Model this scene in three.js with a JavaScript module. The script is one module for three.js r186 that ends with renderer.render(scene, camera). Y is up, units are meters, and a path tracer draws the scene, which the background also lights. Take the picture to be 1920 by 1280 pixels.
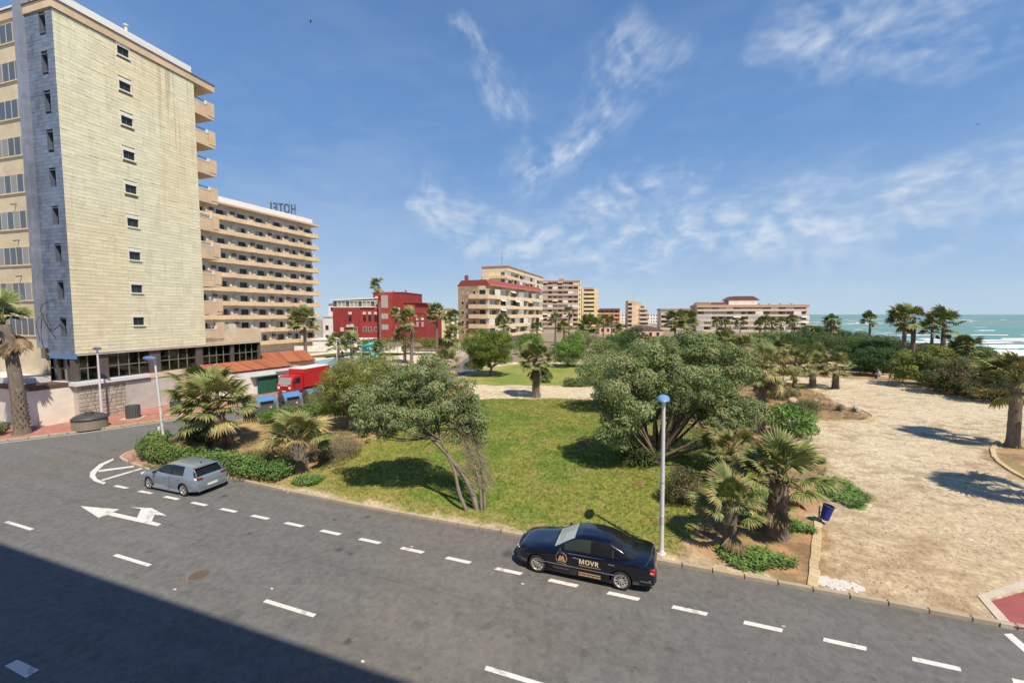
import * as THREE from 'three';
import { mergeGeometries, toCreasedNormals } from 'three/addons/utils/BufferGeometryUtils.js';
import { RoundedBoxGeometry } from 'three/addons/geometries/RoundedBoxGeometry.js';
import { Brush, Evaluator, SUBTRACTION } from 'three-bvh-csg';
import { FontLoader } from 'three/addons/loaders/FontLoader.js';
import { TextGeometry } from 'three/addons/geometries/TextGeometry.js';

// ---------- camera, sky, sun, exposure ----------
const scene = new THREE.Scene();
const camera = new THREE.PerspectiveCamera(78.73, 1024 / 682, 0.1, 40000);
camera.position.set(0, 9.1, 0);
camera.rotation.x = -Math.atan(51 / 780);
const renderer = new THREE.WebGLRenderer({ antialias: true });
renderer.setSize(1024, 682);
renderer.toneMapping = THREE.LinearToneMapping;
renderer.toneMappingExposure = 1.3;
renderer.shadowMap.enabled = true;
const sun = new THREE.DirectionalLight(0xfff0da, 4.15);
sun.position.set(.337 * 120, 120, .563 * 120 - 40);
sun.shadow.radius = 1; sun.castShadow = true;
Object.assign(sun.shadow.camera, { left: -140, right: 140, top: 140, bottom: -140, near: 1, far: 600 });
sun.shadow.mapSize.set(4096, 4096);
scene.add(sun); scene.add(sun.target); sun.target.position.set(0, 0, -40);

// ---------- random and noise ----------
function rngOf(seed) { let a = seed >>> 0; return () => { a = (a + 0x6D2B79F5) | 0; let t = Math.imul(a ^ (a >>> 15), 1 | a); t = (t + Math.imul(t ^ (t >>> 7), 61 | t)) ^ t; return ((t ^ (t >>> 14)) >>> 0) / 4294967296; }; }
const h2 = (x, y) => { let h = Math.imul(x, 374761393) + Math.imul(y, 668265263) | 0; h = Math.imul(h ^ (h >>> 13), 1274126177); return ((h ^ (h >>> 16)) >>> 0) / 4294967296; };
function vn(x, y) { const xi = Math.floor(x), yi = Math.floor(y); let u = x - xi, v = y - yi; u = u * u * (3 - 2 * u); v = v * v * (3 - 2 * v); const a = h2(xi, yi), b = h2(xi + 1, yi), c = h2(xi, yi + 1), d = h2(xi + 1, yi + 1); return a + (b - a) * u + (c - a) * v + (a - b - c + d) * u * v; }
function fbm(x, y, n = 4) { let s = 0, a = .5, t = 0; for (let i = 0; i < n; i++) { s += a * vn(x, y); t += a; x = x * 2.03 + 17.3; y = y * 2.03 + 9.1; a *= .5; } return s / t; }
const sm = (a, b, x) => { const t = Math.min(1, Math.max(0, (x - a) / (b - a))); return t * t * (3 - 2 * t); };
const mix = (a, b, t) => a + (b - a) * t;
const mix3 = (a, b, t) => [mix(a[0], b[0], t), mix(a[1], b[1], t), mix(a[2], b[2], t)];
const lin = c => { c /= 255; return c <= .04045 ? c / 12.92 : ((c + .055) / 1.055) ** 2.4; };
const L3 = (r, g, b) => [lin(r), lin(g), lin(b)];

// ---------- sky: clear blue air with thin cirrus, all round ----------
function skyTexture() {
  const W = 2304, Hh = 1152, data = new Float32Array(W * Hh * 4);
  const zen = L3(58, 97, 158), mid = L3(112, 153, 206), low = L3(152, 185, 222), hor = L3(182, 205, 223);
  const bands = [ // thin cirrus: points (azimuth from -z, elevation in degrees), half width, strength
    [[[-6.8, 33.2], [-5.3, 29.3], [-3.9, 27.5], [-1.1, 25.4]], 1.9, .55], [[[17.1, 29.8], [13.9, 27.7], [11.2, 24.7], [7.1, 20.9], [.7, 18.2]], 3.1, .6],
    [[[-10, 14.2], [-4.3, 11.3], [3.6, 9.9], [12.1, 11.4]], 2.6, .7], [[[8.6, 13.2], [14.8, 15.5], [24.9, 15.5]], 1.9, .6],
    [[[2.9, 8.5], [20.1, 9.4], [34.2, 10.8], [42.9, 11.9], [50.2, 12.6]], 3.6, .8], [[[33.5, 27.5], [39.8, 26.8], [45.7, 26.2], [52, 27]], 3.4, .62],
    [[[29.5, 26.6], [34.6, 25.8]], 1.6, .3], [[[26.3, 7], [41.1, 7], [50.5, 6.8]], 1.6, .35], [[[-90, 20], [-120, 26], [-150, 24]], 4, .5], [[[80, 22], [120, 30], [160, 27]], 4, .5]];
  const segD = (px, py, a, b) => { const dx = b[0] - a[0], dy = b[1] - a[1]; const t = Math.min(1, Math.max(0, ((px - a[0]) * dx + (py - a[1]) * dy) / (dx * dx + dy * dy))); return Math.hypot(px - a[0] - t * dx, py - a[1] - t * dy); };
  for (let j = 0; j < Hh; j++) {
    const el = ((j + .5) / Hh - .5) * 180;
    for (let i = 0; i < W; i++) {
      const k = (j * W + i) * 4;
      const th = ((i + .5) / W - .5) * 2 * Math.PI; // atan2(z, x)
      let az = (th + Math.PI / 2) * 180 / Math.PI; if (az > 180) az -= 360;
      const e = Math.max(el, 0);
      let c = mix3(hor, low, sm(0, 7, e)); c = mix3(c, mid, sm(4, 22, e)); c = mix3(c, zen, sm(15, 55, e));
      if (el > 0 && el < 61) {
        const wx = az + 8 * (fbm(az * .13 + 3, el * .17, 4) - .5), wy = el + 6 * (fbm(az * .13 + 40, el * .17 + 8, 4) - .5);
        let cl = 0;
        for (const [pts, w, s] of bands) {
          let d = 99; for (let q = 0; q + 1 < pts.length; q++) d = Math.min(d, segD(wx, wy, pts[q], pts[q + 1]));
          if (d < w * 1.7) {
            const q0 = pts[0], q1 = pts[pts.length - 1], L = Math.hypot(q1[0] - q0[0], q1[1] - q0[1]), ux = (q1[0] - q0[0]) / L, uy = (q1[1] - q0[1]) / L;
            const a = az * ux + el * uy, b = -az * uy + el * ux;
            const n = fbm(a * .35 + 5, b * 1.1 + 3, 5), f = fbm(a * 1.2 + 11, b * 3.4 + 7, 4);
            const gr = fbm(wx * .5 + 31, wy * .5 + 8, 4); cl = Math.max(cl, s * sm(w * 1.7, 0, d) * sm(.32, .95, n * .3 + f * .2 + gr * .5) * 1.5);
          }
        }
        const veil = .22 * sm(16, 1, el) * sm(-60, 10, az) * sm(75, 35, az) * 1.3 * fbm(az * .08 + 60, el * .3, 3) + .11 * sm(.42, .8, fbm(az * .05 + 9, el * .16 + 1, 5)) * sm(60, 12, el) + .045 * sm(.45, .7, fbm(az * .3, el * .9 + 30, 4)) * sm(45, 10, el);
        cl = Math.min(.8, cl + veil);
        c = mix3(c, L3(214, 224, 236), cl);
      }
      data[k] = c[0]; data[k + 1] = c[1]; data[k + 2] = c[2]; data[k + 3] = 1;
    }
  }
  const t = new THREE.DataTexture(data, W, Hh, THREE.RGBAFormat, THREE.FloatType);
  t.mapping = THREE.EquirectangularReflectionMapping; t.magFilter = t.minFilter = THREE.LinearFilter; t.needsUpdate = true; return t;
}
scene.background = skyTexture(); scene.environment = scene.background;
scene.backgroundIntensity = .8; scene.environmentIntensity = .8;

// ---------- helpers ----------
const RD = rngOf(20240);
const rr = (a, b, f = RD) => a + (b - a) * f();
const C = (r, g, b) => new THREE.Color().setRGB(r, g, b);
function mat(color, rough = .85, o = {}) { return new THREE.MeshPhysicalMaterial({ color: Array.isArray(color) ? C(...color) : color, roughness: rough, side: THREE.DoubleSide, ...o }); }
const used = {};
function uniq(n) { const k = used[n] = (used[n] ?? -1) + 1; return k ? n + '_' + String(k).padStart(3, '0') : n; }
function clean(g) { let q = g.index ? g.toNonIndexed() : g; for (const n of Object.keys(q.attributes)) if (!['position', 'normal', 'uv', 'color'].includes(n)) q.deleteAttribute(n); return q; }
function merge(list) {
  list = list.filter(Boolean).map(clean); const col = list.some(g => g.attributes.color);
  for (const g of list) { if (!g.attributes.normal) g.computeVertexNormals(); if (!g.attributes.uv) g.setAttribute('uv', new THREE.Float32BufferAttribute(new Float32Array(g.attributes.position.count * 2), 2)); if (col && !g.attributes.color) g.setAttribute('color', new THREE.Float32BufferAttribute(new Float32Array(g.attributes.position.count * 3).fill(1), 3)); }
  return list.length === 1 ? list[0] : mergeGeometries(list);
}
function M(name, geo, m, parent) { // one mesh per part
  const o = new THREE.Mesh(Array.isArray(geo) ? merge(geo) : geo, m); o.name = name; o.castShadow = o.receiveShadow = true; parent.add(o); return o;
}
function thing(name, label, category, x = 0, y = 0, z = 0, turn = 0, group) {
  const o = new THREE.Group(); o.name = uniq(name); o.position.set(x, y, z); o.rotation.y = turn; o.userData = { label, category }; if (group) o.userData.group = group; scene.add(o); return o;
}
function single(name, label, category, geo, m, group) { const o = M(uniq(name), geo, m, scene); o.userData = { label, category }; if (group) o.userData.group = group; return o; }
function struct(name, geo, m) { const o = M(uniq(name), geo, m, scene); o.userData = { kind: 'structure' }; return o; }
function stuff(o, label, category) { o.userData.kind = 'stuff'; if (label) { o.userData.label = label; o.userData.category = category; } return o; }
function copy(src, label, x, y, z, turn = 0, s = 1, group) { const o = src.clone(); o.name = uniq(src.name.replace(/_\d{3}$/, '')); o.position.set(x, y, z); o.rotation.y = turn; o.scale.setScalar(s); o.userData = { ...src.userData, label }; if (group) o.userData.group = group; scene.add(o); return o; }
const bx = (w, h, d, x = 0, y = 0, z = 0) => new THREE.BoxGeometry(w, h, d).translate(x, y, z); // centred
const bb = (x0, x1, y0, y1, z0, z1) => bx(x1 - x0, y1 - y0, z1 - z0, (x0 + x1) / 2, (y0 + y1) / 2, (z0 + z1) / 2); // by bounds
const rb = (w, h, d, r, x = 0, y = 0, z = 0, s = 3) => new RoundedBoxGeometry(w, h, d, s, r).translate(x, y, z);
const cyl = (r0, r1, h, x = 0, y = 0, z = 0, n = 16) => new THREE.CylinderGeometry(r1, r0, h, n).translate(x, y + h / 2, z); // base radius, top radius
const V = (x, y, z) => new THREE.Vector3(x, y, z);
function beam(a, b, r, n = 6, r2 = r) { const A = V(...a), B = V(...b), d = B.clone().sub(A); const g = new THREE.CylinderGeometry(r2, r, d.length(), n); g.applyQuaternion(new THREE.Quaternion().setFromUnitVectors(V(0, 1, 0), d.clone().normalize())); return g.translate((A.x + B.x) / 2, (A.y + B.y) / 2, (A.z + B.z) / 2); }
function flat(pts, y, uvs = 1) { // a horizontal polygon from [x, z] points, uv in metres times uvs
  const s = new THREE.Shape(pts.map(p => new THREE.Vector2(p[0], -p[1]))); const g = new THREE.ShapeGeometry(s).rotateX(-Math.PI / 2).translate(0, y, 0);
  const p = g.attributes.position, uv = g.attributes.uv; for (let i = 0; i < p.count; i++) uv.setXY(i, p.getX(i) * uvs, p.getZ(i) * uvs); return g;
}
function slabOf(pts, y0, y1) { const s = new THREE.Shape(pts.map(p => new THREE.Vector2(p[0], -p[1]))); const g = new THREE.ExtrudeGeometry(s, { depth: y1 - y0, bevelEnabled: false }).rotateX(-Math.PI / 2).translate(0, y0, 0); const p = g.attributes.position, uv = g.attributes.uv; for (let i = 0; i < p.count; i++) uv.setXY(i, p.getX(i), p.getZ(i)); return g; }
function boxUV(g, k = 1) { const p = g.attributes.position, n = g.attributes.normal, uv = new Float32Array(p.count * 2); for (let i = 0; i < p.count; i++) { const ax = Math.abs(n.getX(i)), ay = Math.abs(n.getY(i)), az = Math.abs(n.getZ(i)); let u, v; if (ay > ax && ay > az) { u = p.getX(i); v = p.getZ(i); } else if (ax > az) { u = p.getZ(i); v = p.getY(i); } else { u = p.getX(i); v = p.getY(i); } uv[2 * i] = u * k; uv[2 * i + 1] = v * k; } g.setAttribute('uv', new THREE.Float32BufferAttribute(uv, 2)); return g; }
function dataTex(w, h, f, srgb = true, wrap = true) { // f(i, j) -> [r, g, b] linear 0..1
  const d = new Uint8Array(w * h * 4); for (let j = 0; j < h; j++) for (let i = 0; i < w; i++) { const c = f(i, j), k = (j * w + i) * 4; for (let q = 0; q < 3; q++) { let v = Math.min(1, Math.max(0, c[q])); if (srgb) v = v <= .0031308 ? v * 12.92 : 1.055 * v ** (1 / 2.4) - .055; d[k + q] = v * 255; } d[k + 3] = 255; }
  const t = new THREE.DataTexture(d, w, h); if (srgb) t.colorSpace = THREE.SRGBColorSpace; t.wrapS = t.wrapT = wrap ? THREE.RepeatWrapping : THREE.ClampToEdgeWrapping; t.magFilter = THREE.LinearFilter; t.minFilter = THREE.LinearMipmapLinearFilter; t.generateMipmaps = true; t.needsUpdate = true; return t;
}
// tileable noise for plaster, stone, bark: mean 1, amplitude a
function tnoise(size, per, oct, seed) { const a = new Float32Array(size * size); const r = (x, y, p) => h2(((x % p) + p) % p + seed * 131, ((y % p) + p) % p + seed * 57); for (let j = 0; j < size; j++) for (let i = 0; i < size; i++) { let s = 0, am = .5, t = 0, p = per; for (let o = 0; o < oct; o++) { const x = i / size * p, y = j / size * p, xi = Math.floor(x), yi = Math.floor(y); let u = x - xi, v = y - yi; u = u * u * (3 - 2 * u); v = v * v * (3 - 2 * v); const A = r(xi, yi, p), B = r(xi + 1, yi, p), Cc = r(xi, yi + 1, p), D = r(xi + 1, yi + 1, p); s += am * (A + (B - A) * u + (Cc - A) * v + (A - B - Cc + D) * u * v); t += am; am *= .6; p *= 2; } a[j * size + i] = s / t; } return a; }
const nA = tnoise(512, 4, 7, 1), nB = tnoise(512, 16, 5, 2);
const grainTex = dataTex(512, 512, (i, j) => { const v = .78 + .44 * (nA[j * 512 + i] - .5) + .22 * (nB[j * 512 + i] - .5) + .1; return [v, v, v * .995]; });
const bumpTex = dataTex(512, 512, (i, j) => { const v = nB[j * 512 + i] * .6 + nA[j * 512 + i] * .4; return [v, v, v]; }, false);
function rep(t, k) { const c = t.clone(); c.repeat.set(k, k); c.needsUpdate = true; return c; }
const grain3 = rep(grainTex, 1 / 3), grain8 = rep(grainTex, 1 / 8), bump1 = rep(bumpTex, 1), bump3 = rep(bumpTex, 1 / 3);
const plaster = (c, o = {}) => mat(c.map(v => Math.min(.92, v * 1.27)), .92, { map: grain8, bumpMap: bump3, bumpScale: .01, ...o });
// ---------- street frame: s along the street, n away from the camera's building ----------
const SX = .9435, SZ = .3314;
const sn = (s, n) => [s * SX + n * SZ, s * SZ - n * SX];
const PARK = .1, KN = 15.65;
// near side of the side street (park side) and far side (hotel side)
const islandCurve = [[-20, -22.95], [-21.8, -24.0], [-23.7, -25.0], [-24.85, -25.75], [-25.25, -26.6], [-25.2, -28], [-24.6, -30.5], [-23.9, -33.5], [-22.9, -36.2], [-21.2, -39.2], [-19, -42.4], [-15, -48], [-11, -54], [-7.4, -60.5], [-5.6, -66], [-4.5, -76], [-3, -90], [-1, -110], [4, -150], [10, -190]];
const hotelKerb = [[-60, -22], [-45, -25.6], [-40, -27.4], [-36.6, -29.2], [-33.4, -31.6], [-31.2, -33.6], [-29.4, -35.8], [-28.2, -38.2], [-27.2, -41], [-26.2, -43.8], [-24.6, -46.2], [-22.5, -49.4], [-18.6, -55], [-14.4, -61.5], [-11.4, -68], [-10, -76], [-9.2, -90], [-7.5, -110], [-3, -150], [3, -190]];
function smooth(pts, n) { const c = new THREE.CatmullRomCurve3(pts.map(p => V(p[0], 0, p[1])), false, 'centripetal'); return c.getPoints(n).map(p => [p.x, p.z]); }
const islandS = smooth(islandCurve, 140), hotelS = smooth(hotelKerb, 140);
const kerbLine = [sn(48, KN), sn(-14, KN), sn(-17.5, KN + .1), sn(-22, KN + .35), [-20, -22.95]];

// ---------- asphalt ----------
const oil = [[3.4, 14.6, .1], [4.1, 14.4, .07], [5.9, 14.35, .12], [6.2, 14.4, .1], [6.4, 14.38, .07], [6.6, 14.9, .14], [4.6, 14.0, .08], [8.3, 14.5, .07], [-12.2, 15.0, .14], [-13.4, 14.3, .1], [-11.5, 12.5, .16], [-10.9, 12.4, .1], [-20.4, 14.4, .2], [-2.6, 11.8, .1], [-25, 12.6, .1], [-8, 8.9, .12], [1.5, 14.7, .08], [-5.2, 14.4, .25], [-15.9, 12.2, .12]];
const asphTex = dataTex(1280, 1280, (i, j) => {
  const x = i / 20, z = j / 20; // 64 m
  const big = fbm(x * .11 + 3, z * .11, 2), mid = fbm(x * .9, z * .9 + 70, 3), fine = h2(i, j), f2 = vn(i * .35, j * .35);
  let v = .145 + .022 * (big - .5) + .016 * (mid - .5) + .03 * (fine - .5) + .04 * (f2 - .5);
  const s = (x - 64) * SX + (z - 64) * SZ, n = (x - 64) * SZ - (z - 64) * SX; // wheel tracks and worn streaks follow the street
  const st = fbm(s * .06, n * 2.2 + 20, 3); v *= .9 + .2 * st;
  let warm = sm(.44, .6, fbm(x * .16 + 50, z * .16 + 12, 3));
  const stain = sm(.78, .86, fbm(x * 2.1 + 9, z * 2.1 + 33, 2)); v *= 1 - .16 * stain; const seam = Math.abs(n - 11.55 - .05 * fbm(s * .4, 3, 2)); if (s < 60) v *= 1 - .14 * sm(.05, .015, seam) - .1 * sm(.035, .01, Math.abs(n - 8.75 - .06 * fbm(s * .3, 9, 2))); v *= 1 + .05 * sm(.5, 0, Math.abs(n - 10.4)) + .05 * sm(.5, 0, Math.abs(n - 12.3));
  for (const [a, b, r] of oil) { const dd = Math.hypot(s - a, n - b); if (dd < r * 1.6) v *= 1 - .5 * sm(r * 1.5, r * .3, dd + .3 * r * (mid - .5) * 3); } if (fine > .9993) v += .09; if (fine < .0012) v *= .55;
  return [v * mix(.975, 1.02, warm), v * mix(1.0, .99, warm), v * mix(.985, .92, warm)];
});
const asphT = rep(asphTex, 1 / 64);
const asphaltM = mat([1, 1, 1], .93, { map: asphT, bumpMap: rep(bumpTex, 2), bumpScale: .006 });
const road = struct('road', flat([...kerbLine, ...islandS, ...hotelS.slice().reverse(), sn(-75, 1.5), sn(48, 1.5)], 0), asphaltM);
const earthM = mat([.34, .29, .23], .97, { map: grain8 });
struct('ground', flat([[-500, 60], [78, 60], [80, -20], [98, -70], [120, -130], [158, -205], [178, -260], [240, -420], [300, -700], [-900, -700]], -.06), earthM);

// ---------- painted markings (children of the road) ----------
const paintTex = dataTex(512, 512, (i, j) => { const w = sm(.62, .72, nA[j * 512 + i] * .7 + nB[j * 512 + i] * .45), v = .68 - .12 * (nB[j * 512 + i] - .4); const k = sm(.66, .76, nB[((j * 3) % 512) * 512 + (i * 3) % 512]); return mix3([v, v, v * .97], [.3, .3, .29], Math.max(w * .55, k * .4)); });
const paintM = mat([1, 1, 1], .8, { map: rep(paintTex, 1 / 2) });
const mark = (name, pts) => M(name, flat(pts, .004), paintM, road);
const dash = (s0, s1, n, w, name, skew = 0) => mark(name, [sn(s0, n - w / 2), sn(s1 - skew, n - w / 2), sn(s1, n + w / 2), sn(s0 + skew, n + w / 2)].map(p => p));
for (let k = 0; k < 23; k++) dash(-26.6 + k * 1.979 - .53, -26.6 + k * 1.979 + .53, 13.37, .17, 'parking_dash', .07);
for (let k = 0; k < 6; k++) dash(-34.5 + k * 7.62, -34.5 + k * 7.62 + 2.02, 9.36, .14, 'lane_dash');
mark('direction_arrow', [[-20.54, -19.23], [-18.37, -18.9], [-18.43, -18.62], [-16.83, -18.1], [-17.4, -18.95], [-18.06, -19.13], [-16.98, -19.03], [-15.64, -18.28], [-16.29, -18.39], [-15.89, -17.78], [-15.28, -17.55], [-15.27, -17.35], [-18.43, -18.36], [-18.56, -18.1]]);
mark('island_line', [[-25.25, -25.8], [-25.12, -24.75], [-24.4, -23.51], [-23.72, -22.8], [-22.85, -22.19], [-21.95, -21.78], [-22.02, -22.0], [-23.01, -22.5], [-23.7, -23.08], [-24.2, -23.75], [-24.74, -24.68], [-24.99, -25.54]]);
mark('hatch_bar', [[-24.25, -23.81], [-22.82, -24.52], [-22.57, -24.3], [-23.93, -23.51]]);
mark('hatch_bar', [[-22.69, -22.39], [-21.99, -24.17], [-21.81, -24.02], [-22.43, -22.24]]);
mark('parking_bar', [[-13.17, -10.22], [-13.08, -10.42], [-12.14, -10.1], [-12.2, -9.86]]);
mark('parking_bar', [[14.04, -11.3], [14.29, -11.32], [14.05, -10.5], [13.77, -10.45]]);
{ const e = []; for (let k = 20; k < 74; k++) e.push(hotelS[k]); const off = (d) => e.map((p, i) => { const a = e[Math.max(0, i - 1)], b = e[Math.min(e.length - 1, i + 1)], l = Math.hypot(b[0] - a[0], b[1] - a[1]); return [p[0] + (b[1] - a[1]) / -l * d, p[1] + (b[0] - a[0]) / l * d]; }); mark('edge_line', [...off(.35), ...off(.47).reverse()]); }
for (let k = 0; k < 10; k++) { const c = sn(-15 + k * 2.6 + (k % 3) * .4, [8.8, 9.9, 13.6, 8.5, 12.9][k % 5]); M('paint_speck', flat([[c[0], c[1]], [c[0] + .09, c[1] + .02], [c[0] + .1, c[1] + .08], [c[0] + .01, c[1] + .07]], .004), paintM, road); }
{ // manhole cover: cast iron disc with ring, in a worn asphalt collar
  const mh = thing('manhole_cover', 'round rusty iron manhole cover set in the asphalt street', 'manhole cover', -10.95, 0, -13.98, .3);
  const iron = mat([.17, .135, .1], .7, { map: grain3, metalness: .2 });
  M('frame', new THREE.RingGeometry(.31, .38, 40).rotateX(-Math.PI / 2).translate(0, .009, 0), mat([.2, .18, .16], .8, { map: grain3 }), mh);
  const parts = [cyl(.305, .305, .008, 0, .001, 0, 40)]; for (let a = 0; a < 12; a++) for (let q = 1; q < 4; q++) parts.push(bx(.05, .006, .02).rotateY(a * Math.PI / 6).translate(Math.cos(a * Math.PI / 6 + q * .2) * q * .08, .011, Math.sin(a * Math.PI / 6 + q * .2) * q * .08));
  M('cover', parts, iron, mh);
}

// ---------- park ground: lawn, soil, gravel in one map of real surface cover ----------
const inPoly = (x, z, P) => { let c = false; for (let i = 0, j = P.length - 1; i < P.length; j = i++) if ((P[i][1] > z) !== (P[j][1] > z) && x < (P[j][0] - P[i][0]) * (z - P[i][1]) / (P[j][1] - P[i][1]) + P[i][0]) c = !c; return c; };
const dPoly = (x, z, P) => { let d = 1e9; for (let i = 0, j = P.length - 1; i < P.length; j = i++) { const ax = P[j][0], az = P[j][1], dx = P[i][0] - ax, dz = P[i][1] - az; const t = Math.min(1, Math.max(0, ((x - ax) * dx + (z - az) * dz) / (dx * dx + dz * dz))); d = Math.min(d, Math.hypot(x - ax - t * dx, z - az - t * dz)); } return inPoly(x, z, P) ? d : -d; };
const lawn = [[-12.2, -21.2], [-11, -27], [-9, -33], [-7, -38], [-5.6, -43.4], [2, -44.2], [9.5, -43.6], [13, -38], [15, -31], [15, -24], [12, -20], [8.2, -17.2], [6.2, -14.9], [0, -16.9], [-6, -19.0]];
const farLawn = [[-8, -55], [-3, -52.5], [4, -52], [12, -51.6], [16, -58], [15, -74], [2, -76], [-5, -70]];
const leftBed = [[-26, -26], [-20, -22.5], [-13, -21], [-9.5, -24], [-9, -33], [-8, -39], [-9, -50], [-13, -52], [-24, -34]];
const palmBed = [[6, -15.2], [10, -13.4], [14.2, -18.2], [18.6, -24], [20.5, -29], [21.5, -36], [19, -44], [14, -44], [13, -30], [11, -20]];
const midBed = [[23, -35.5], [27.5, -34.4], [30.6, -34.8], [32.4, -37], [32.6, -40], [35, -46], [38, -54], [30, -60], [22, -52], [20, -44]];
const rightBed = [[38, -30.4], [34.8, -29.2], [31.8, -27.2], [29.6, -25.2], [28.2, -23.4], [27, -20], [60, -14], [60, -30]];
const edgeBed = [[60, -34], [50, -41], [48.5, -46.2], [51, -52], [50, -56], [42, -60], [36, -70], [62, -74]];
const GS = 4, GX = -31, GZ = -79, GW = 96 * GS, GH2 = 74 * GS;
const grids = new Map(); const gridOf = P => { const a = new Float32Array(GW * GH2); for (let j = 0; j < GH2; j++) for (let i = 0; i < GW; i++) a[j * GW + i] = dPoly(GX + i / GS, GZ + j / GS, P); grids.set(P, a); }; [lawn, farLawn, leftBed, palmBed, midBed, rightBed, edgeBed].forEach(gridOf);
const dG = (x, z, P) => { const a = grids.get(P); let u = (x - GX) * GS, v = (z - GZ) * GS; u = Math.min(GW - 2, Math.max(0, u)); v = Math.min(GH2 - 2, Math.max(0, v)); const i = Math.floor(u), j = Math.floor(v), f = u - i, g = v - j, k = j * GW + i; return (a[k] * (1 - f) + a[k + 1] * f) * (1 - g) + (a[k + GW] * (1 - f) + a[k + GW + 1] * f) * g; };
const weeds = [[16.6, -20.2, 1.0], [17.3, -21.6, .7], [16.1, -19.3, .5], [18.7, -25, .5], [8.5, -14.8, .75], [9.2, -14.75, .6], [9.9, -14.5, .4], [11.4, -17.4, .8], [12.2, -17.0, .45], [10.2, -17.6, .6], [-11, -21.9, .7], [12.5, -19.6, .9]];
const X0 = -30, X1 = 62, Z0 = -78, Z1 = -8, PW = 1720, PH = 1308;
const cLawn = L3(146, 154, 70), cLush = L3(114, 145, 52), cDry = L3(184, 168, 106), cSoil = L3(206, 166, 122), cBrown = L3(152, 124, 92), cGravel = L3(232, 218, 186), cGravD = L3(182, 167, 136), cWeed = L3(96, 138, 44);
const parkFn = (x, z, fine) => {
  const wob = 1.5 * (fbm(x * .5, z * .5, 3) - .5), w2 = .6 * (vn(x * 2.3 + 9, z * 2.3) - .5);
  const sp = vn(x * 9, z * 9), sp2 = vn(x * 21 + 5, z * 21);
  // gravel plaza: crushed stone with patches of darker litter
  let gp = fbm(x * .22 + 4, z * .3, 3), gq = fbm(x * 1.9, z * 2.2 + 31, 3);
  let c = mix3(cGravel, cGravD, Math.min(1, .5 * sm(.5, .68, gp) * sm(.42, .62, gq) + .3 * sm(.56, .72, gq)));
  c = mix3(c, L3(218, 199, 165), .5 * sm(.4, .7, fbm(x * .5 + 77, z * .5, 3)));
  const nearRoad = sm(-24, -13, z); c = mix3(c, cGravD, nearRoad * .4 * sm(.4, .6, fbm(x * 1.9 + 3, z * 3.1, 3)));
  c = mix3(c, cSoil, nearRoad * .3);
  const v0 = .86 + .36 * (sp - .5) + .4 * (sp2 - .5) + .25 * (fine - .5) - .35 * sm(.78, .95, sp2) * sm(.4, .6, gq); c = c.map(q => q * v0);
  const bed = (P, lo = -.3, hi = .4) => sm(lo, hi, dG(x, z, P) + wob + w2);
  const soil = mix3(cSoil, cBrown, sm(.4, .62, fbm(x * .9 + 20, z * .9, 4))).map(q => q * (.85 + .3 * (sp - .5) + .2 * (fine - .5)));
  let k; { const dd = Math.max(dG(x, z, palmBed), dG(x, z, midBed), dG(x, z, rightBed), dG(x, z, edgeBed)); if (dd < 0 && dd > -4) c = mix3(c, cBrown.map(q => q * (.9 + .4 * sp)), .42 * sm(.5, .62, fbm(x * .8 + 14, z * 1.3 + 3, 4) + .16 * sm(-3.2, -.2, dd) - .08) * sm(.25, .6, gq)); }
  if (x < -4 && (k = bed(leftBed)) > 0) { let s = mix3(soil, cDry, .65 * sm(.4, .6, fbm(x * .8 + 2, z * .8 + 60, 4))); c = mix3(c, s, k); }
  if ((k = Math.max(bed(palmBed), bed(midBed), bed(rightBed), bed(edgeBed))) > 0) { let s = mix3(soil, cDry.map(q => q * .7), .6 * sm(.45, .62, fbm(x * 1.1 + 8, z * 1.1 + 11, 4))); c = mix3(c, s, k * .95); }
  if (x < 17 && (k = Math.max(z > -46 ? bed(lawn, -.2, .5) : 0, bed(farLawn))) > 0) {
    const g1 = fbm(x * .28 + 13, z * .35 + 5, 4), g2 = fbm(x * 1.7 + 5, z * 1.7 + 7, 4);
    let g = mix3(cLawn, cLush, sm(.44, .66, g1) * .75); g = mix3(g, cDry, Math.min(.85, sm(.52, .76, g2) * .4 + .55 * sm(-9, -12.5, x + .2 * (z + 22)) + .45 * sm(17.9, 16.4, x * SZ - z * SX + wob)));
    g = g.map(q => q * (.82 + .36 * (sp - .5) + .4 * (sp2 - .5) + .25 * (fine - .5) + .1)); const bare = sm(.7, .78, fbm(x * 1.3 + 40, z * 1.3 + 90, 4)) * .6; g = mix3(g, soil, bare);
    c = mix3(c, g, k);
  }
  for (const [wx, wz, wr] of weeds) { const d = Math.hypot(x - wx, z - wz); if (d < wr * 1.4) { const q = sm(wr * 1.15, wr * .7, d + wob * .5 + w2); if (q > 0) c = mix3(c, cWeed.map(v => v * (.75 + .5 * sp)), q * .9); } }
  return c;
};
const parkTex = dataTex(PW, PH, (i, j) => parkFn(X0 + (X1 - X0) * i / PW, Z0 + (Z1 - Z0) * j / PH, h2(i, j)), true, false);
const parkG = flat([...kerbLine.map(p => [p[0] + .05, p[1] - .14]), ...islandS.filter(p => p[1] > -77).map(p => [p[0] + .13, p[1] - .02]), [-4.2, -77.9], [61.9, -77.9], [61.9, 1.2]], PARK);
struct('far_ground', flat([...islandS.filter(p => p[1] < -70).map(p => [p[0] + .13, p[1]]), [60, -215], [158, -204], [119, -130], [97, -70], [79, -20], [79, 10], [50, -5], [60, -70]], PARK - .006), mat([.3, .26, .17], .97, { map: grain8 }));
{ const p = parkG.attributes.position, uv = parkG.attributes.uv; for (let i = 0; i < p.count; i++) uv.setXY(i, (p.getX(i) - X0) / (X1 - X0), (p.getZ(i) - Z0) / (Z1 - Z0)); }
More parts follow.
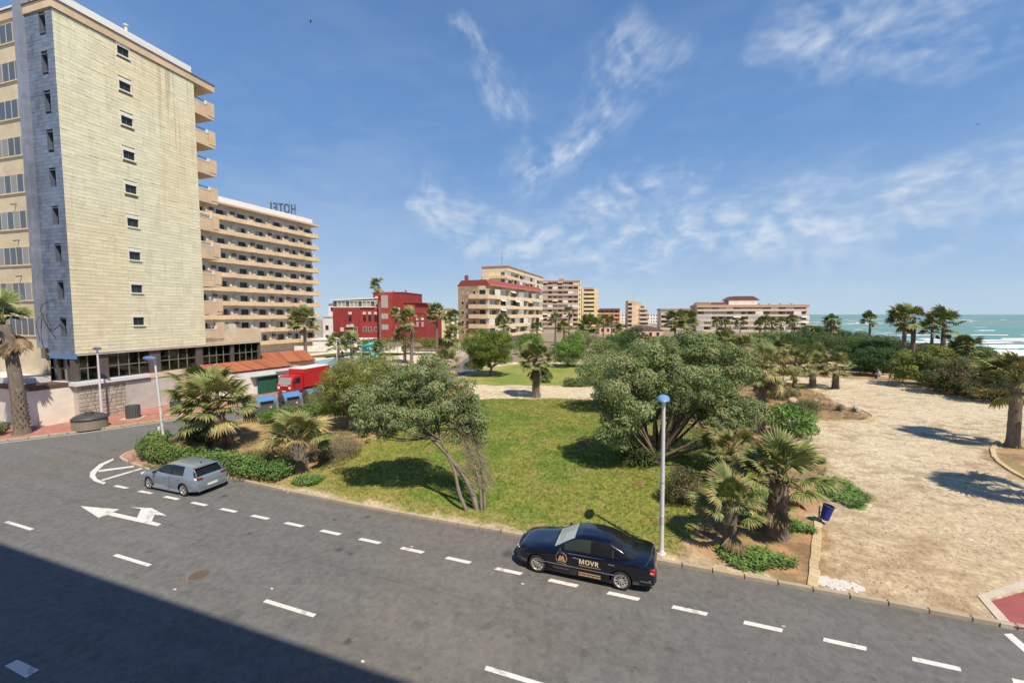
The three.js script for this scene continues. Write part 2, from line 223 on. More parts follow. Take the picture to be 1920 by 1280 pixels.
const parkBump = dataTex(1024, 1024, (i, j) => { const v = nB[(j % 512) * 512 + i % 512] * .5 + .5 * h2(i >> 1, j >> 1); return [v, v, v]; }, false); parkBump.repeat.set(18, 14);
struct('park_ground', parkG, mat([1, 1, 1], .96, { map: parkTex, bumpMap: parkBump, bumpScale: .035 }));

// ---------- kerbs, stone by stone ----------
const kerbTex = rep(grainTex, .9);
const kerbMs = [[.5, .42, .31], [.46, .39, .3], [.54, .46, .34]].map(c => mat(c, .92, { map: kerbTex, bumpMap: bump1, bumpScale: .01 }));
function kerb(name, line, top, w, side, len, y0 = -.04, mats = kerbMs) {
  const k = new THREE.Group(); k.name = uniq(name); k.userData = { kind: 'structure' }; scene.add(k);
  const geos = [0, 1, 2].map(i => boxUV(rb(len - .025, top - y0, w, .022, 0, 0, 0, 2)));
  let acc = 0, prev = line[0]; const pts = [prev]; // resample at stone length
  for (let i = 1; i < line.length; i++) { let a = prev, b = line[i], d = Math.hypot(b[0] - a[0], b[1] - a[1]); while (acc + d >= len) { const t = (len - acc) / d; a = [a[0] + (b[0] - a[0]) * t, a[1] + (b[1] - a[1]) * t]; pts.push(a); d = Math.hypot(b[0] - a[0], b[1] - a[1]); acc = 0; } acc += d; prev = b; }
  for (let i = 0; i + 1 < pts.length; i++) { const [a, b] = [pts[i], pts[i + 1]], l = Math.hypot(b[0] - a[0], b[1] - a[1]); const nx = (b[1] - a[1]) / l, nz = -(b[0] - a[0]) / l; const m = M('kerb_stone', geos[i % 3], mats[Math.floor(h2(i, 7) * mats.length)], k); m.position.set((a[0] + b[0]) / 2 + nx * side * w / 2, (top + y0) / 2 + rr(-.008, .006), (a[1] + b[1]) / 2 + nz * side * w / 2); m.rotation.y = Math.atan2(-(b[1] - a[1]), b[0] - a[0]) + rr(-.012, .012); }
  return k;
}
kerb('park_kerb', [sn(30, KN), sn(-14, KN), sn(-17.5, KN + .1), sn(-22, KN + .35), [-20, -22.95]], .125, .15, -1, 1);
kerb('island_kerb', islandS.slice(0, 62), .125, .14, -1, .8);
kerb('hotel_kerb', hotelS.slice(12, 100), .13, .16, 1, 1, -.04, [mat([.55, .46, .36], .9, { map: kerbTex }), mat([.5, .42, .34], .9, { map: kerbTex })]);
// yellow no-parking paint on the hotel kerb
{ const e = hotelS.slice(33, 72), f = d => e.map((p, i) => { const a = e[Math.max(0, i - 1)], b = e[Math.min(e.length - 1, i + 1)], l = Math.hypot(b[0] - a[0], b[1] - a[1]); return [p[0] + (b[1] - a[1]) / l * d, p[1] - (b[0] - a[0]) / l * d]; }); struct('kerb_paint', flat([...f(.005), ...f(.17).reverse()], .1405), mat([.72, .5, .1], .8, { map: grain3 })); }
// red pavement in front of the hotel, and the red corner of the park island
const pavTex = dataTex(512, 512, (i, j) => { const g = (i % 32 < 2 || j % 32 < 2) ? .72 : 1, t = .85 + .3 * h2(i >> 5, j >> 5), n = .8 + .4 * nA[j * 512 + i]; return [.41 * g * n * t, .19 * g * n * t, .15 * g * n * t]; });
const pavM = mat([1, 1, 1], .9, { map: rep(pavTex, 1 / 4.8) });
struct('pavement', flat([...hotelS.slice(4, 100).map((p, i, A) => { const a = A[Math.max(0, i - 1)], b = A[Math.min(A.length - 1, i + 1)], l = Math.hypot(b[0] - a[0], b[1] - a[1]); return [p[0] + (b[1] - a[1]) / l * .16, p[1] - (b[0] - a[0]) / l * .16]; }), [-20, -66], [-31, -52], [-36, -40], [-38.5, -33.5], [-60, -30]], .12), pavM);
struct('island_pavement', flat([[-25.0, -25.9], [-25.1, -26.6], [-25.05, -28.2], [-23.6, -27.6], [-22.4, -25.1], [-22.0, -24.25], [-23.7, -25.15]], PARK + .008), mat([.48, .27, .2], .9, { map: grain3 }));
struct('corner_pavement', flat([[15.0, -12.5], [14.55, -11.45], [20, -9.6], [22, -14], [17.5, -13.2]], PARK + .006), mat([.36, .1, .1], .9, { map: grain3 }));
struct('corner_edging', slabOf([[14.9, -12.75], [14.25, -11.55], [14.5, -11.45], [15.1, -12.6], [17.5, -13.3], [22, -14.1], [22, -14.3], [17.3, -13.5]], 0, PARK + .03), mat([.62, .55, .45], .9, { map: grain3 }));

// ---------- sea and shore ----------
{
  const g = new THREE.PlaneGeometry(1, 1, 150, 220); const p = g.attributes.position, col = [], uv = g.attributes.uv;
  for (let i = 0; i < p.count; i++) { // stretched grid: fine near the shore, reaching the horizon
    const u = p.getX(i) + .5, v = p.getY(i) + .5; const d = 30 + 26000 * v ** 5 + 500 * v, a = -.2 + 1.75 * u; // distance and bearing from the camera
    const x = Math.sin(a) * d, z = -Math.cos(a) * d; const amp = d < 700 ? .22 : 0; p.setXYZ(i, x, -5 + amp * (fbm(x * .12 + 7, z * .05, 3) - .5) * 2, z); uv.setXY(i, x, z);
    const n = fbm(x * .006 + 3, z * .02, 4), n2 = fbm(x * .03 + 9, z * .09 + 4, 3); // silty and clear water in patches
    const c = mix3(mix3([.26, .32, .28], [.13, .3, .27], sm(.3, .6, n)), [.1, .25, .26], .6 * sm(.5, .7, n2)); col.push(...c);
  }
  g.setAttribute('color', new THREE.Float32BufferAttribute(col, 3)); g.computeVertexNormals();
  const wave = dataTex(512, 512, (i, j) => { const v = nA[j * 512 + ((i + 60 * Math.floor(0)) % 512)]; const w = .5 + .5 * Math.sin(j / 512 * Math.PI * 2 * 9 + 5 * nA[i * 512 + j] * 2); const q = .55 * v + .25 * w + .3 * nB[j * 512 + i]; return [q, q, q]; }, false); wave.repeat.set(1 / 26, 1 / 26);
  const sea = M('sea', g, mat([1, 1, 1], .42, { vertexColors: true, bumpMap: wave, bumpScale: .55, specularIntensity: .7 }), scene); sea.userData = { kind: 'structure' };
  const foamM = mat([.86, .88, .87], .8), fo = [], rf = rngOf(77);
  const streak = (x, z, len, w, y, ang) => { const n = Math.max(4, Math.round(len / 2.2)), pos = []; const ca = Math.cos(ang), sa = Math.sin(ang); const at = (t, o) => { const lx = (t - .5) * len, lz = o + 1.6 * (fbm(lx * .11 + x, z, 3) - .5) * w * 1.4; return [x + lx * ca - lz * sa, y + .02, z + lx * sa + lz * ca]; };
    for (let i = 0; i < n; i++) { const t0 = i / n, t1 = (i + 1) / n, w0 = w * Math.sin(Math.PI * t0) * (.5 + fbm(t0 * 9 + x, z * .3, 2)), w1 = w * Math.sin(Math.PI * t1) * (.5 + fbm(t1 * 9 + x, z * .3, 2)); const a = at(t0, -w0 / 2), b = at(t1, -w1 / 2), c = at(t1, w1 / 2), d = at(t0, w0 / 2); a[1] += .12 * w; b[1] += .12 * w; pos.push(...a, ...b, ...c, ...a, ...c, ...d); }
    const gg = new THREE.BufferGeometry(); gg.setAttribute('position', new THREE.Float32BufferAttribute(pos, 3)); gg.computeVertexNormals(); return gg; };
  const waves = [[186, -143, 60, 11, 0], [205, -150, 90, 8, .05], [196, -173, 56, 7, 0], [230, -178, 80, 6, .05], [242, -165, 70, 7, 0], [178, -158, 30, 6, 0], [215, -203, 60, 5, 0], [255, -218, 70, 5, .05], [178, -262, 24, 5, 0], [300, -232, 50, 6, 0], [190, -300, 40, 6, 0], [216, -140, 60, 9, 0], [176, -148, 26, 9, .1]];
  for (const [x, z, l, w, a] of waves) fo.push(streak(x, z, l, w * .62, -4.8, .06 + a));
  for (let i = 0; i < 170; i++) { const d = 190 + 1500 * rf() ** 2, a = .48 + .6 * rf(); fo.push(streak(Math.sin(a) * d, -Math.cos(a) * d, (4 + 14 * rf() ** 2) * (1 + d / 700), (.5 + 1.3 * rf() ** 2) * (.6 + d / 500), -4.9, .02 + .12 * rf())); }
  stuff(M('sea_foam', merge(fo), foamM, scene), 'white foam and breaking wave crests on the green sea', 'foam');
  // slope from the park down to the beach, then a dark strip of wet sand
  const top = [[79, 10], [79, -20], [97, -70], [119, -130], [158, -204], [178, -260], [240, -420]], bot = top.map(p => [p[0] + 38, p[1] + 6]); const pos = [];
  for (let i = 0; i + 1 < top.length; i++) { const a = [top[i][0], PARK - .05, top[i][1]], b = [top[i + 1][0], PARK - .05, top[i + 1][1]], c = [bot[i + 1][0], -5.6, bot[i + 1][1]], d = [bot[i][0], -5.6, bot[i][1]]; pos.push(...a, ...c, ...b, ...a, ...d, ...c); }
  const sg = new THREE.BufferGeometry(); sg.setAttribute('position', new THREE.Float32BufferAttribute(pos, 3)); sg.computeVertexNormals(); struct('beach_slope', boxUV(sg), mat([.3, .26, .2], .97, { map: grain8 }));
}
// ---------- building helpers: local x along the facade, local +z outwards, local y up ----------
const plot = (name, label, cat, x, z, dx, dz, group) => thing(name, label, cat, x, 0, z, Math.atan2(-dz, dx), group);
const glassDark = mat([.025, .03, .035], .08, { specularIntensity: 1 });
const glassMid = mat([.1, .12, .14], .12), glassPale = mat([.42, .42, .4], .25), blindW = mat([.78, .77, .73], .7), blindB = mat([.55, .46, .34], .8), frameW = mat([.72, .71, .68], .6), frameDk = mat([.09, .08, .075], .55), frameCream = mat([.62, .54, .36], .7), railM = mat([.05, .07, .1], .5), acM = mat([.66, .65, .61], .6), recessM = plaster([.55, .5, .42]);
const pale = plaster([.62, .6, .55]), whiteP = plaster([.74, .73, .7]);
function win(g, x, y, w, h, z, o = {}) { // a window in a wall whose face is at z: reveal frame, pane, sill
  const n = o.axis === 'x'; const fr = o.frame || frameW, t = o.t || .06;
  const G = (a, b, c, d, e, f) => n ? bb(e, f, c, d, a, b) : bb(a, b, c, d, e, f);
  const p = M('window', G(x - w / 2, x + w / 2, y - h / 2, y + h / 2, z - .03, z + .012), o.pane || glassDark, g);
  const list = [G(x - w / 2 - t, x - w / 2, y - h / 2 - t, y + h / 2 + t, z - .03, z + .05), G(x + w / 2, x + w / 2 + t, y - h / 2 - t, y + h / 2 + t, z - .03, z + .05), G(x - w / 2, x + w / 2, y + h / 2, y + h / 2 + t, z - .03, z + .05), G(x - w / 2, x + w / 2, y - h / 2 - t, y - h / 2, z - .03, z + .05)];
  for (let k = 1; k < (o.cols || 1); k++) { const q = x - w / 2 + w * k / o.cols; list.push(G(q - .025, q + .025, y - h / 2, y + h / 2, z, z + .035)); }
  for (let k = 1; k < (o.rows || 1); k++) { const q = y - h / 2 + h * k / o.rows; list.push(G(x - w / 2, x + w / 2, q - .025, q + .025, z, z + .03)); }
  M('frame', list, fr, p); if (o.sill) M('sill', G(x - w / 2 - .12, x + w / 2 + .12, y - h / 2 - t - .09, y - h / 2 - t, z - .02, z + .14), o.sillM || frameW, p);
  return p;
}
const dirtMap = (w, h, tint, fn) => dataTex(w, h, (i, j) => { const k = fn(i / w, j / h, i, j); return [tint[0] * k[0], tint[1] * k[1], tint[2] * k[2]]; }, true, false);

// ================= hotel tower with the stone-faced gable =================
const tower = plot('hotel_tower', 'tall hotel tower with cream block gable, slate blue stair strip and glazed restaurant storey', 'hotel', -36.4, -34.5, .27472, -.96152);
{
  const beige = plaster([.58, .49, .34]), tan = plaster([.62, .47, .32]);
  M('wall', boxUV(bb(.36, 11.1, 5.8, 33.32, -30, -.2)), plaster([.4, .38, .3]), tower);
  // cream blocks, coursed; the wall plane is z = 0
  const rain = dirtMap(384, 768, [1, 1, 1], (u, v) => { const x = u * 12, y = 4 + v * 31; const st = sm(.5, .75, fbm(x * 5, y * .12, 4)) * sm(6.6, 8.4, x + .5 * (fbm(y * .2, 3, 2) - .5)) * sm(11.4, 9.6, x) * sm(19, 30, y); const warm = sm(.42, .66, fbm(x * .35 + 3, y * .09, 4)); const d = 1 - .3 * st - .1 * sm(.5, .8, fbm(x * 3, y * .5 + 9, 4)); return [d * mix(1, 1.03, warm), d * mix(1, .945, warm), d * mix(1, .89, warm)]; });
  const creams = [[.8, .77, .56], [.85, .82, .6], [.77, .74, .545]].map(c => mat(c, .92, { map: rain, bumpMap: rep(bumpTex, 6), bumpScale: .02 }));
  const holes = []; for (let k = 0; k < 9; k++) holes.push([4.28, 5.32, 32.72 - k * 3.03 - .52, 32.72 - k * 3.03 + .62]);
  const fuse = [[], [], []]; let made = 0; const ch = .305, rows = Math.round((33.3 - 5.78) / ch);
  const blocks = [];
  for (let r = 0; r < rows; r++) { const y0 = 5.78 + r * ch, y1 = y0 + ch - .018; let cuts = [[.0, 11.12]]; for (const h of holes) if (y1 > h[2] && y0 < h[3]) cuts = [[0, h[0]], [h[1], 11.12]];
    for (const [a, b] of cuts) { let x = a === 0 ? -(r % 2) * .46 : a; while (x < b - .02) { const e = Math.min(b, x + .92), s = Math.max(a, x); if (e - s > .04) blocks.push([s, e, y0, y1]); x += .92; } } }
  blocks.sort((p, q) => p[0] - q[0] || p[2] - q[2]);
  for (const [s, e, y0, y1] of blocks) { const pr = rr(-.008, .012), g = bb(s, e - .012, y0, y1, -.2, pr); const p = g.attributes.position, uv = g.attributes.uv; for (let i = 0; i < p.count; i++) uv.setXY(i, p.getX(i) / 12, (p.getY(i) - 4) / 31); const k = Math.floor(RD() * 3); if (made++ < 290) M('stone_block', g, creams[k], tower); else fuse[k].push(g); }
  fuse.forEach((f, k) => stuff(M('stone_blocks', f, creams[k], tower)));
  for (const [x0, x1, y0, y1] of holes) { const y = (y0 + y1) / 2 - .07; M('lintel', bb(x0 - .02, x1 + .02, y + .36, y1 + .02, -.05, .03), plaster([.78, .75, .66]), tower); win(tower, 4.8, y, .84, .7, -.13, { cols: 2, frame: frameDk, t: .04 }); M('reveal', [bb(x0, 4.34, y0 + .1, y + .36, -.12, .02), bb(5.26, x1, y0 + .1, y + .36, -.12, .02), bb(x0, x1, y0, y0 + .12, -.1, .09)], plaster([.76, .72, .6]), tower); }
  // slate blue stair strip: the wall plane is x = 0, facing -x
  const blueMap = dirtMap(256, 1024, [1, 1, 1], (u, v) => { const x = u * 6, y = 4 + v * 32; const q = fbm(x * .9, y * .35, 5), p = fbm(x * 3, y * 2.2 + 40, 3); const k = .72 + .75 * (q - .5) + .35 * (p - .5) + .2; return [k * mix(1, 1.1, sm(.5, .7, p)), k, k]; });
  const blues = [[.17, .225, .315], [.195, .25, .34], [.15, .2, .29]].map(c => mat(c, .85, { map: blueMap, bumpMap: rep(bumpTex, 6), bumpScale: .02 }));
  const bw = []; for (let k = 0; k < 9; k++) bw.push([.82, 1.62, 32.3 - k * 3.03 - .68, 32.3 - k * 3.03 + .68]);
  const bl = []; for (let r = 0; r < rows; r++) { const y0 = 5.78 + r * ch, y1 = y0 + ch - .014; let cuts = [[.0, 3.3]]; for (const h of bw) if (y1 > h[2] && y0 < h[3]) cuts = [[0, h[0]], [h[1], 3.3]]; for (const [a, b] of cuts) { let x = a === 0 ? -(r % 2) * .3 : a; while (x < b - .02) { const e = Math.min(b, x + .6), s = Math.max(a, x); if (e - s > .04) bl.push([s, e, y0, y1]); x += .6; } } }
  const fuseB = [[], [], []]; let mb = 0;
  for (const [s, e, y0, y1] of bl) { const g = bb(-rr(.022, .036), s < .01 ? -.003 : .36, y0, y1, -e + .01, -s); const p = g.attributes.position, uv = g.attributes.uv; for (let i = 0; i < p.count; i++) uv.setXY(i, -p.getZ(i) / 6, (p.getY(i) - 4) / 32); const k = Math.floor(RD() * 3); if (mb++ < 290) M('blue_block', g, blues[k], tower); else fuseB[k].push(g); }
  fuseB.forEach((f, k) => stuff(M('blue_blocks', f, blues[k], tower)));
  for (const [a, b, y0, y1] of bw) { M('stair_window', bb(.3, .34, y0, y1, -b, -a), glassDark, tower); M('window_reveal', [bb(0, .34, y0, y1, -b - .05, -b + .02), bb(0, .34, y0, y1, -a - .02, -a + .05), bb(0, .34, y0 - .05, y0 + .02, -b, -a), bb(0, .34, y1 - .02, y1 + .05, -b, -a), bb(.24, .3, y0, y1, -(a + b) / 2 - .03, -(a + b) / 2 + .03)], mat([.12, .14, .19], .8), tower); }
  const finM = mat([.26, .3, .38], .85, { map: blueMap }); const fg = bb(-.42, .3, 6.25, 38, -3.95, -3.3); { const p = fg.attributes.position, uv = fg.attributes.uv; for (let i = 0; i < p.count; i++) uv.setXY(i, (p.getX(i) - p.getZ(i)) / 6, (p.getY(i) - 4) / 32); } M('fin', fg, finM, tower);
  M('blue_panel', bb(-.05, .1, 5.35, 5.78, -3.2, -.02), mat([.16, .27, .52], .7, { map: grain3 }), tower);
  // bent reinforcing bars hanging off the fin
  for (const c of [[[-.4, 9.3, -3.2], [-1.0, 9.9, -1.6], [-.9, 10.3, -.4]], [[-.4, 9.2, -3.1], [-.6, 8.9, -2.2], [-.3, 7.6, -1.9]], [[-.4, 9.0, -3.2], [-.9, 8.4, -2.8], [-.8, 6.9, -2.7]]]) M('bent_bar', new THREE.TubeGeometry(new THREE.CatmullRomCurve3(c.map(p => V(...p))), 16, .025, 5), mat([.08, .08, .1], .6), tower);
  // cornice and white roof parapet
  M('cornice', [bb(-.12, 13.3, 33.3, 33.98, -.2, .12), bb(-.12, .3, 33.3, 33.98, -3.3, -.2), bb(-.12, .3, 33.3, 33.98, -30, -3.85), bb(.3, 13.3, 33.3, 33.96, -30, -.2)].map(g => boxUV(g)), tan, tower);
  M('cornice_cap', [bb(-.2, 13.38, 33.98, 34.04, -30, .2)], mat([.18, .13, .11], .8), tower);
  M('roof_parapet', [bb(.5, 11.2, 34.04, 34.95, -.75, -.35), bb(.5, .8, 34.04, 34.95, -30, -.75)], whiteP, tower);
  M('roof_vent', [cyl(.12, .12, .5, 5.5, 34.95, -.55), cyl(.2, .2, .12, 5.5, 35.45, -.55)], frameW, tower);
  M('roof_housing', bb(.6, 3, 34.04, 35.6, -3.2, -1.5), mat([.42, .07, .05], .8), tower);
  // beige street front with bands of windows, plane x = 0
  M('front_wall', boxUV(bb(0, .3, 3.4, 33.3, -30, -3.85)), beige, tower);
  for (let k = 0; k < 9; k++) for (const [z0, n] of [[-4.05, 7], [-10.6, 7], [-17, 7]]) for (let q = 0; q < n; q++) { const y = 32.28 - k * 3.03, z = z0 - .42 - q * .84; win(tower, -z * -1, y, .74, 1.44, -.03, { axis: 'x', frame: frameCream, t: .05, pane: h2(k, q) > .4 ? glassMid : mat([.3, .29, .26], .3) }); }
  for (let k = 0; k < 9; k++) M('window_sill', bb(-.1, .05, 32.28 - k * 3.03 - .86, 32.28 - k * 3.03 - .78, -23, -3.95), beige, tower);
  for (let k = 4; k < 9; k++) M('wall_spout', beam([0, 30.6 - k * 3.03, -6.2], [-.35, 30.5 - k * 3.03, -6.2], .06), mat([.2, .13, .1], .8), tower);
  // restaurant storey: pillars, steel glazing, dim interior with red chairs
  const pil = mat([.13, .11, .1], .7, { map: grain3 }), glazeM = new THREE.MeshPhysicalMaterial({ color: 0xb8c0c0, roughness: .03, transmission: 1, thickness: 0, side: THREE.DoubleSide });
  const steel = mat([.2, .19, .18], .5);
  M('soffit', [bb(.1, 18.2, 5.62, 5.78, -12, -.04)], plaster([.6, .55, .45]), tower);
  M('floor_slab', bb(.25, 18.2, 3.1, 3.4, -12, -.1), plaster([.4, .36, .3]), tower);
  M('inner_wall', [bb(.3, 18.1, 3.4, 5.62, -12, -11.9), bb(18.0, 18.15, 3.4, 5.62, -12, -.4)], mat([.42, .35, .28], .9), tower);
  for (const [a, b] of [[0, .3], [1.62, 2.38], [5.67, 6.66], [10.18, 10.88], [14.2, 14.6], [17.9, 18.2]]) M('pillar', bb(a, b, 3.4, 5.62, -.75, -.22), pil, tower);
  for (const [a, b, n] of [[.3, 1.62, 2], [2.38, 5.67, 4], [6.66, 10.18, 4], [10.88, 14.2, 4], [14.6, 17.9, 4]]) {
    const w = (b - a) / n; const bars = [bb(a, b, 4.46, 4.54, -.46, -.36), bb(a, b, 3.4, 3.48, -.46, -.36), bb(a, b, 5.55, 5.62, -.46, -.36)]; for (let k = 1; k < n; k++) bars.push(bb(a + k * w - .035, a + k * w + .035, 3.48, 5.55, -.47, -.35));
    const st = M('glazing_frame', bars, steel, tower); for (let k = 0; k < n; k++) for (const [y0, y1] of [[3.48, 4.46], [4.54, 5.55]]) M('pane', bb(a + k * w + .035, a + (k + 1) * w - .035, y0, y1, -.42, -.41), glazeM, st);
    for (let k = 0; k < n; k++) { const cx = a + (k + .5) * w; M('chair', [bb(cx - .22, cx + .22, 3.82, 3.88, -1.9, -1.45), bb(cx - .22, cx + .22, 3.88, 4.4, -1.9, -1.84), bb(cx - .2, cx - .15, 3.4, 3.82, -1.88, -1.48), bb(cx + .15, cx + .2, 3.4, 3.82, -1.88, -1.48)], mat([.3, .03, .03], .8), tower); }
  }
  for (let k = 0; k < 3; k++) { const z0 = -.3 - k * 1.3; M('pillar', bb(.2, .55, 3.4, 5.62, z0 - 1.3, z0 - 1.12), pil, tower); const st = M('glazing_frame', [bb(.36, .46, 4.42, 4.5, z0 - 1.12, z0), bb(.36, .46, 3.4, 3.48, z0 - 1.12, z0), bb(.36, .46, 5.54, 5.62, z0 - 1.12, z0), bb(.36, .46, 3.48, 5.54, z0 - .6, z0 - .54)], steel, tower); for (const [y0, y1] of [[3.48, 4.42], [4.5, 5.54]]) { M('pane', bb(.4, .41, y0, y1, z0 - .54, z0 - .02), mat([.3, .33, .33], .15), st); M('pane', bb(.4, .41, y0, y1, z0 - 1.12, z0 - .6), glazeM, st); } }
  M('ledge', [bb(-.25, 5.3, 3.1, 3.42, -.2, .28), bb(-.25, 0.1, 3.1, 3.42, -9, -.2)], plaster([.66, .67, .68]), tower);
  M('ledge_end', bb(5.3, 18.25, 2.95, 3.4, -.1, .1), plaster([.62, .52, .38]), tower);
  // rubble stone base, stone by stone, then a rendered panel
  const stM = [[.56, .5, .4], [.5, .45, .37], [.6, .55, .46], [.47, .43, .37]].map(c => mat(c, .95, { map: grain3, bumpMap: bump1, bumpScale: .03 }));
  M('base_wall', boxUV(bb(.02, 18.2, 0, 3.1, -9, -.05)), plaster([.44, .42, .39]), tower);
  let y = .02; const rs = rngOf(5); while (y < 3.0) { const h = Math.min(3.08 - y, rr(.22, .36, rs)); let x = .03; while (x < 3.4) { const w = Math.min(3.45 - x, rr(.28, .62, rs)); M('stone', rb(w - .03, h - .03, .16, .035, x + w / 2, y + h / 2, -.03 + rr(-.015, .02, rs), 2), stM[Math.floor(rs() * 4)], tower); x += w; } y += h; }
  M('render_panel', [boxUV(bb(3.5, 7.7, 0, 2.85, -.05, .05)), boxUV(bb(3.42, 3.52, 0, 3.1, -.05, .07))], plaster([.47, .455, .43]), tower);
  // rear balconies: their ends show past the gable
  for (let k = 0; k < 9; k++) { const b = 30.3 - k * 3.03; M('balcony', [bb(11.12, 13.2, b, b + .45, -30, -.02), bb(13.08, 13.2, b + .45, b + 1.45, -30, -.02), bb(11.12, 12.45, b + .45, b + 1.35, -.16, -.03)].map(g => boxUV(g)), tan, tower); M('balcony_pier', boxUV(bb(12.5, 13.26, b + .3, b + 1.74, -.5, .02)), tan, tower); M('balcony_cap', [bb(11.12, 12.42, b + 1.35, b + 1.42, -.2, 0), bb(12.24, 12.46, b + 1.42, b + 1.74, -.2, 0)], whiteP, tower);
    const bars = [bb(11.12, 12.24, b + 1.68, b + 1.72, -.11, -.08)]; for (let q = 0; q < 9; q++) bars.push(bb(11.2 + q * .12, 11.22 + q * .12, b + 1.42, b + 1.68, -.11, -.08)); M('railing', bars, railM, tower); }
  M('terrace_parapet', [bb(11.12, 18.2, 5.78, 7.35, -.3, -.02), bb(18.05, 18.2, 5.78, 7.35, -12, -.3), bb(12.6, 13.4, 7.35, 8.2, -.4, 0)].map(g => boxUV(g)), beige, tower);
  M('terrace_unit', bb(14.5, 15.4, 7.3, 7.95, -1.6, -.7), acM, tower);
}

// ================= long balcony wing =================
const wing = plot('hotel_wing', 'long nine storey hotel wing with rows of tan balconies facing the pool', 'hotel', -67.8, -75.2, .393, -.92);
{
  const tanP = plaster([.66, .5, .32]); const LEN = 40, bay = 4.42;
  M('wall', boxUV(bb(0, LEN, 0, 32.6, -14, -1.7)), plaster([.6, .58, .54]), wing);
  M('roof', [bb(-.1, LEN + 1.1, 32.35, 32.75, -14, .35)], plaster([.6, .45, .34]), wing);
  M('roof_parapet', [bb(0, LEN - .3, 32.75, 34.1, -1.2, -.8), bb(LEN - .7, LEN - .3, 32.75, 34.1, -13, -1.2)], whiteP, wing);
  for (let k = 0; k < 10; k++) {
    const c = 29.7 - 3.03 * k, x0 = k === 9 ? 8 : 0;
    M('balcony_parapet', [boxUV(bb(x0, LEN + .9, c - .5, c + .42, -.12, 0)), boxUV(bb(LEN + .78, LEN + .9, c - .5, c + .42, -1.7, -.12))], tanP, wing);
    M('balcony_slab', bb(x0, LEN + .78, c - .52, c - .3, -1.7, -.12), plaster([.5, .45, .38]), wing);
    M('parapet_rail', bb(x0, LEN + .85, c + .5, c + .54, -.09, -.05), railM, wing);
    for (let b = 0; b < 9; b++) {
      const x = LEN + .5 - b * bay; if (x < x0 + 1) continue;
      M('pier', boxUV(bb(x - .95, x - .05, c - .46, c + .72, -.25, .07)), tanP, wing);
      const pg = new THREE.ExtrudeGeometry(new THREE.Shape([[-.25, -.3], [-.25, .9], [-1.68, 1.75], [-1.68, -.3]].map(p => new THREE.Vector2(p[0], p[1]))), { depth: .1, bevelEnabled: false }).rotateY(-Math.PI / 2).translate(x - .9, c, 0); M('partition', pg, whiteP, wing);
      if (b > 0 || true) { const wx = x - 1.95 + (b % 2 ? 0 : .15); M('window', bb(wx - .75, wx + .75, c - .3, c + 1.75, -1.72, -1.64), glassDark, wing); if (h2(b, k) > .55) M('curtain', bb(wx - .72, wx - .1, c - .28, c + 1.72, -1.66, -1.625), h2(k, b) > .5 ? blindB : glassPale, wing); }
      if (h2(b + 3, k) > .12) M('air_conditioner', [bb(x - 4.1, x - 3.3, c + 1.35, c + 1.9, -1.7, -1.35)], h2(b, k + 9) > .35 ? mat([.16, .13, .11], .8) : acM, wing);
    }
    for (let q = 0; q < 6; q++) if (h2(q, k + 40) > .4) M('drain_spout', bx(.07, .05, .3, 4 + q * 6.4, c - .36, .1), mat([.25, .15, .1], .8), wing);
  }
  for (const x of [21, 27, 29.5, 33]) win(wing, x, 1.2, 1.3, 1.7, -1.7, { pane: glassMid });
  M('ground_wall', boxUV(bb(8, LEN, 0, 1.95, -1.68, -1.2)), plaster([.68, .6, .46]), wing);
}
const font = await new FontLoader().loadAsync('fonts/droid/droid_sans_bold.typeface.json');
{ // rooftop letters, seen from behind
  const sg = thing('rooftop_sign', 'dark blue HOTEL letters on the hotel wing roof, seen from behind', 'sign', -55.5, 32.75, -109.1, Math.atan2(.393, .92) + Math.PI);
  let x = 0; for (const ch of 'HOTEL') { const g = new TextGeometry(ch, { font, size: 3, depth: .25, curveSegments: 6 }); g.scale(.5, .8, 1); g.computeBoundingBox(); const w = g.boundingBox.max.x; M('letter', g.translate(x, 2.1, 0), mat([.05, .09, .14], .5), sg); x += w + .12; }
  const bars = []; for (let q = 0; q < 5; q++) { bars.push(beam([.3 + q * x / 5, 0, -.05], [.3 + q * x / 5, 4.9, -.05], .06)); bars.push(beam([.3 + q * x / 5, 0, -1.4], [.3 + q * x / 5, 2.9, -.05], .05)); } bars.push(beam([0, 2.1, -.05], [x, 2.1, -.05], .05), beam([0, 4.2, -.05], [x, 4.2, -.05], .05)); M('support_frame', bars, mat([.2, .22, .25], .5), sg);
}

// ================= gate house by the pavement =================
{
  const gh = plot('gatehouse', 'low white gatehouse with flat brown roof beside the hotel tower', 'gatehouse', -37.75, -32.7, .36, -.93);
  M('wall', [boxUV(bb(0, 2.15, 0, 3.05, -.2, 0)), boxUV(bb(0, .2, 0, 3.05, -9, -.2))], plaster([.72, .67, .58]), gh);
  M('roof', [bb(-.55, 2.2, 3.05, 3.42, -9.4, .02)], mat([.15, .085, .07], .85, { map: grain3 }), gh);
  M('corner_post', bb(2.15, 2.32, 0, 3.1, -.2, .05), mat([.14, .09, .09], .8), gh);
  M('door', [bb(-.06, .01, .3, 2.7, -3.3, -2.5)], mat([.1, .07, .06], .7), gh); M('number_plate', bb(-.075, -.06, 2.1, 2.3, -2.98, -2.82), frameW, gh);
  M('upper_ledge', bb(-.3, 1.6, 3.42, 3.9, -9.4, -2.0), plaster([.6, .6, .6]), gh);
}
